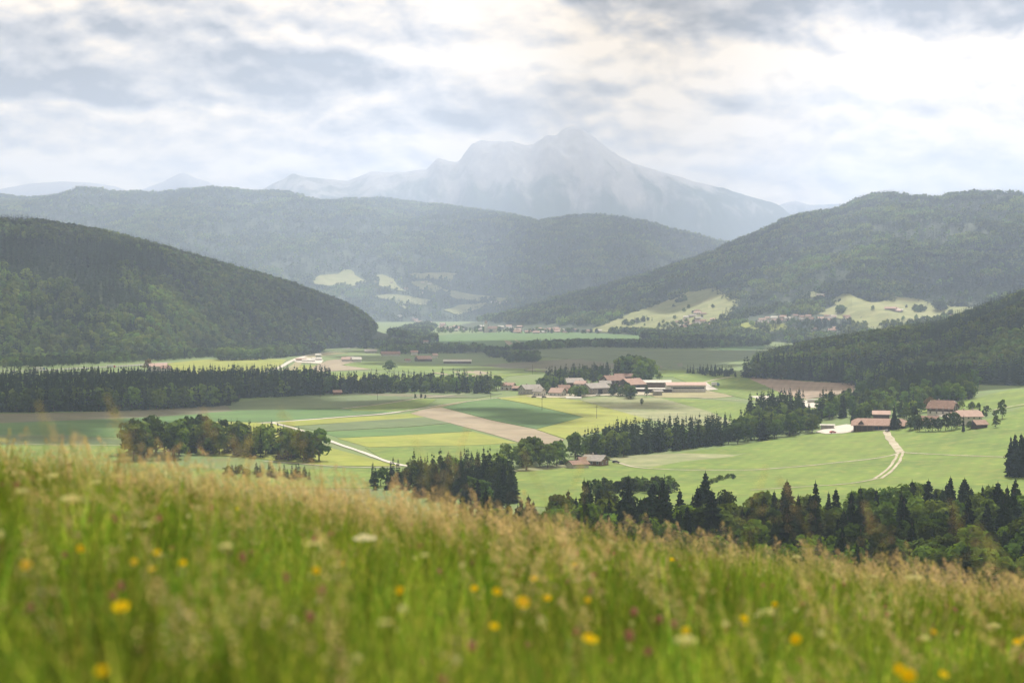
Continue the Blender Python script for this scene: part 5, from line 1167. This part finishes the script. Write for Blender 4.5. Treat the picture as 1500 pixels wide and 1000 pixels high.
x, y, z = near_points(70, 3.2, 19, 1.3, dens); n = len(x); R, S3 = rnd3(n, .98, .13, 2.6); 
scatter('seed_grass', np.stack([x, y, z], 1), R, S3, np.where(rs.uniform(size=n) < .74, rs.randint(0, 6, n), rs.randint(6, 9, n)), protos['seeds'], 'tall tan feathery grass heads waving over the meadow')
x, y, z = near_points(11, 2.6, 16, 1.2); n = len(x); R, S3 = rnd3(n, 1.0, .1)
scatter('meadow_herbs', np.stack([x, y, z], 1), R, S3, rs.choice(6, n, p=[.02, .03, .26, .22, .20, .27]), protos['herbs'], 'cream umbels, clover and brown buds mixed into the grass')

# yellow flower heads: petals, centre, stem
def petal_head(seed, R, n=22, cup=.25):
    r = np.random.RandomState(seed); V = []; Fc = []
    for ring, (rr, zz) in enumerate([(R, 0), (R * .72, .12 * R)]):
        for k in range(n):
            a = k * 6.2832 / n + ring * .14 + r.uniform(-.05, .05); L = rr * r.uniform(.9, 1.08); w = rr * .17; ca, sa = math.cos(a), math.sin(a); b = len(V)
            V += [(ca * .1 * R - sa * w * .4, sa * .1 * R + ca * w * .4, zz), (ca * .1 * R + sa * w * .4, sa * .1 * R - ca * w * .4, zz), (ca * L + sa * w, sa * L - ca * w, zz + cup * L), (ca * L * 1.04, sa * L * 1.04, zz + cup * L), (ca * L - sa * w, sa * L + ca * w, zz + cup * L)]
            Fc.append((b, b + 1, b + 2, b + 3, b + 4))
    return mesh_np('petals', V, Fc, M_YEL)
PET = [petal_head(i, .0155, cup=c) for i, c in enumerate((.2, .35, .1))]
cv, cf = ICO[0] * np.array([.0045, .0045, .0035]) + np.array([0, 0, .004]), ICO[1]
CEN = mesh_np('flower_centre', cv, cf, M_ORA)
def stem_mesh(h):
    V = []; Fc = []; blade(V, Fc, 0, 0, h, .0032, 0, 0, 0, 3, .9); blade(V, Fc, 0, 0, h, .0032, 0, 1.57, 0, 3, .9); V = np.array(V); V[:, 2] -= h; return mesh_np('stem', V, Fc, M_STEM)
STEM = stem_mesh(.5)
def where(x, y):
    c = 'left edge' if x < 150 else 'left part' if x < 420 else 'left centre' if x < 640 else 'centre' if x < 900 else 'right centre' if x < 1130 else 'right part' if x < 1380 else 'right edge'
    r = 'upper meadow' if y < 835 else 'middle meadow' if y < 905 else 'lower meadow'
    return c, r
FL = [(39, 828, 1.25), (118, 804, 1.0), (230, 809, .85), (197, 823, .85), (268, 825, .9), (223, 833, .9), (178, 889, 1.45), (463, 836, .9), (502, 825, .7), (586, 865, 1.0), (695, 862, 1.0), (728, 866, 1.15), (766, 882, 1.5), (802, 876, 1.05), (781, 847, 1.1), (842, 827, 1.2), (861, 879, .85), (984, 819, 1.05), (724, 917, .9), (862, 935, 1.1), (870, 937, 1.1), (1135, 885, 1.0), (1090, 906, 1.0), (1094, 914, .9), (1005, 924, .95), (1166, 937, 1.45), (1318, 981, 1.5), (1331, 990, 1.5), (1382, 988, 1.05), (1368, 925, 1.0), (1490, 940, 1.3), (1500, 936, 1.1), (149, 982, .8), (348, 745, .8)]
words_n = {}
for i, (fx, fy, sc) in enumerate(FL):
    p = on(fx, fy, ground, y0=1.2, off=.40 + .05 * ((i * 7) % 5) / 4, y1=200); top = raycast([fx], [fy], lambda X, Y: ground(X, Y) + .40 + .05 * ((i * 7) % 5) / 4, y0=1.2, y1=60)[0]
    c, r_ = where(fx, fy); size = 'large' if sc > 1.25 else 'medium' if sc >= 1 else 'small'; key = (c, r_, size); words_n[key] = words_n.get(key, 0) + 1
    lb = '%s yellow flower in the %s of the %s' % (size, c, r_)
    o = link('yellow_flower', None, None, (top[0], top[1], top[2]), rs.uniform(0, 6.28)); o.scale = (sc * top[1] / 5.2, sc * top[1] / 5.2, 1.0) if False else (sc, sc, 1.0)
    FLW = tag(o, lb, 'flower', 'yellow flowers in the meadow'); o['_k'] = 0; del o['_k']
    o.scale = (sc * .78,) * 3; o.rotation_euler = (rs.uniform(-.25, .25) + .75, rs.uniform(-.3, .3), 0)
    link('petals', PET[i % 3], o); link('flower_centre', CEN, o); link('stem', STEM, o)
# label those that would still read alike by their order from the left
_by = {}
for o in COL.objects:
    if o.name.startswith('yellow_flower'): _by.setdefault(o['label'], []).append(o)
for lb, os_ in _by.items():
    if len(os_) > 1:
        os_.sort(key=lambda q: q.location.x / q.location.y)
        nm = {2: ['left', 'right'], 3: ['left', 'middle', 'right']}.get(len(os_), ['first', 'second', 'third', 'fourth', 'fifth', 'sixth'])
        for q, o in zip(nm, os_): o['label'] = lb + ', %s of the %d' % (q, len(os_))
# pale umbels that stand out
def big_umbel(px, py, R, mat, lb, h=.5, seed=0, nm='umbel_flower'):
    top = raycast([px], [py], lambda X, Y: ground(X, Y) + .50, y0=1.2, y1=60)[0]; s, hd = umbel(np.random.RandomState(seed), 0, .5, R, 34, .25)
    o = link(nm, None, None, (top[0], top[1], top[2] - .5)); tag(o, lb, 'flower', 'pale umbel flowers in the meadow')
    link('stem', mesh_np('stem', s[0], s[1], M_STEM), o); link('flower_head', mesh_np('flower_head', hd[0], hd[1], mat), o)
big_umbel(535, 789, .036, M_WHT, 'bright white flower head standing out left of the centre', seed=1)
for i, (x_, y_, R_, lb) in enumerate([(105, 731, 0.037, 'largest cream umbel at the upper left of the meadow'), (78, 697, 0.027, 'cream umbel at the left where the meadow meets the dark field'), (141, 706, 0.024, 'cream umbel just above the largest cream umbel'), (172, 697, 0.022, 'cream umbel right of the other upper left umbels'), (32, 719, 0.019, 'cream umbel at the far left edge'), (330, 800, 0.020, 'cream umbel in the green grass left of the white flower'), (460, 797, 0.023, 'cream umbel just left of the bright white flower'), (215, 768, 0.015, 'small upright cream flower in the left meadow'), (622, 813, 0.014, 'small cream flower right of the bright white flower'), (564, 912, 0.014, 'small white flower in the lower meadow left of centre')]):
    big_umbel(x_, y_, R_, M_CREAM, lb, seed=10 + i)

# tall stalks that rise over the meadow's edge
STK = [panicle_mesh(60 + i, M_SEED if i % 3 else M_SEEDG, 1.0, 2.3, .62, True) for i in range(5)]
for i, (x_, y_, d_, rz_, lb) in enumerate([(12, 625, 5.5, 2.9, 'tan grass head arching at the far left edge over the dark wood'), (66, 655, 6.0, 2.6, 'tan grass head right of the far left stalk'), (128, 610, 6.5, 2.9, 'tan grass head rising against the dark wood at left'), (152, 596, 6.2, 3.3, 'highest tan grass head left of the copse'), (108, 640, 5.8, 3.0, 'tan grass head curving left below the highest one'), (215, 668, 6.2, .2, 'tan grass head just left of the copse'), (288, 628, 6.5, 2.8, 'tan grass head in front of the copse at its left part'), (312, 650, 6.3, 3.0, 'tan grass head in front of the middle of the copse'), (381, 640, 6.0, .1, 'upright pale grass head in front of the right part of the copse'), (399, 606, 6.3, 3.0, 'pale grass head rising into the striped fields'), (575, 672, 6.6, 2.7, 'tan grass head beside the field path junction'), (693, 655, 6.8, .3, 'tan grass head before the pointed fir wood'), (735, 672, 6.4, 2.9, 'tan grass head right of the pointed fir wood'), (870, 680, 7.0, .2, 'brown grass head before the lone timber farmhouse'), (1135, 705, 6.8, 3.0, 'tan grass head before the right meadow, left one of a pair'), (1165, 712, 6.8, .3, 'tan grass head before the right meadow, right one of a pair'), (1270, 770, 6.0, 2.8, 'tan grass head against the dark spruces at right'), (1360, 745, 6.0, 2.9, 'pale grass head bowing over the dark spruces at right'), (1440, 790, 5.6, 2.8, 'pale grass head bowing near the right edge')]):
    d_ *= .78; ax, az_ = ray(x_, y_); X_, Y_ = float(ax) * d_, d_; Zt = ZC + float(az_) * d_; g0 = float(ground(X_, Y_)); H = Zt - g0 + .04
    o = link('grass_stalk', None, None, (X_ - math.cos(rz_) * .22 * H, Y_, g0), rz_); link('stem', STK[i % 5][0], o); tag(link('seed_head', STK[i % 5][1], o), kind='stuff'); o.scale = (.8, .8, max(.6, H / .93)); tag(o, lb, 'grass stalk', 'tall grass stalks')
# ------------------------------------------------------------------ haze
def make_haze():
    V = [(x, y, z) for z in (-95, 1850) for y in (-440, 26400) for x in (-16800, 16800)]
    Fc = [(0, 2, 3, 1), (4, 5, 7, 6), (0, 1, 5, 4), (2, 6, 7, 3), (0, 4, 6, 2), (1, 3, 7, 5)]
    m = bpy.data.materials.new('haze'); m.use_nodes = True; g = NT(m.node_tree)
    p = g.n('ShaderNodeVolumePrincipled'); p.inputs['Color'].default_value = (*HAZE_COLOR, 1); p.inputs['Density'].default_value = HAZE_DENSITY
    p.inputs['Anisotropy'].default_value = 0.45
    out = g.n('ShaderNodeOutputMaterial'); g.put(out.inputs['Volume'], p.outputs[0])
    o = link('haze', mesh_np('haze', V, Fc, m)); tag(o, 'pale blue haze filling the valley air between the ridges', kind='stuff')
make_haze()
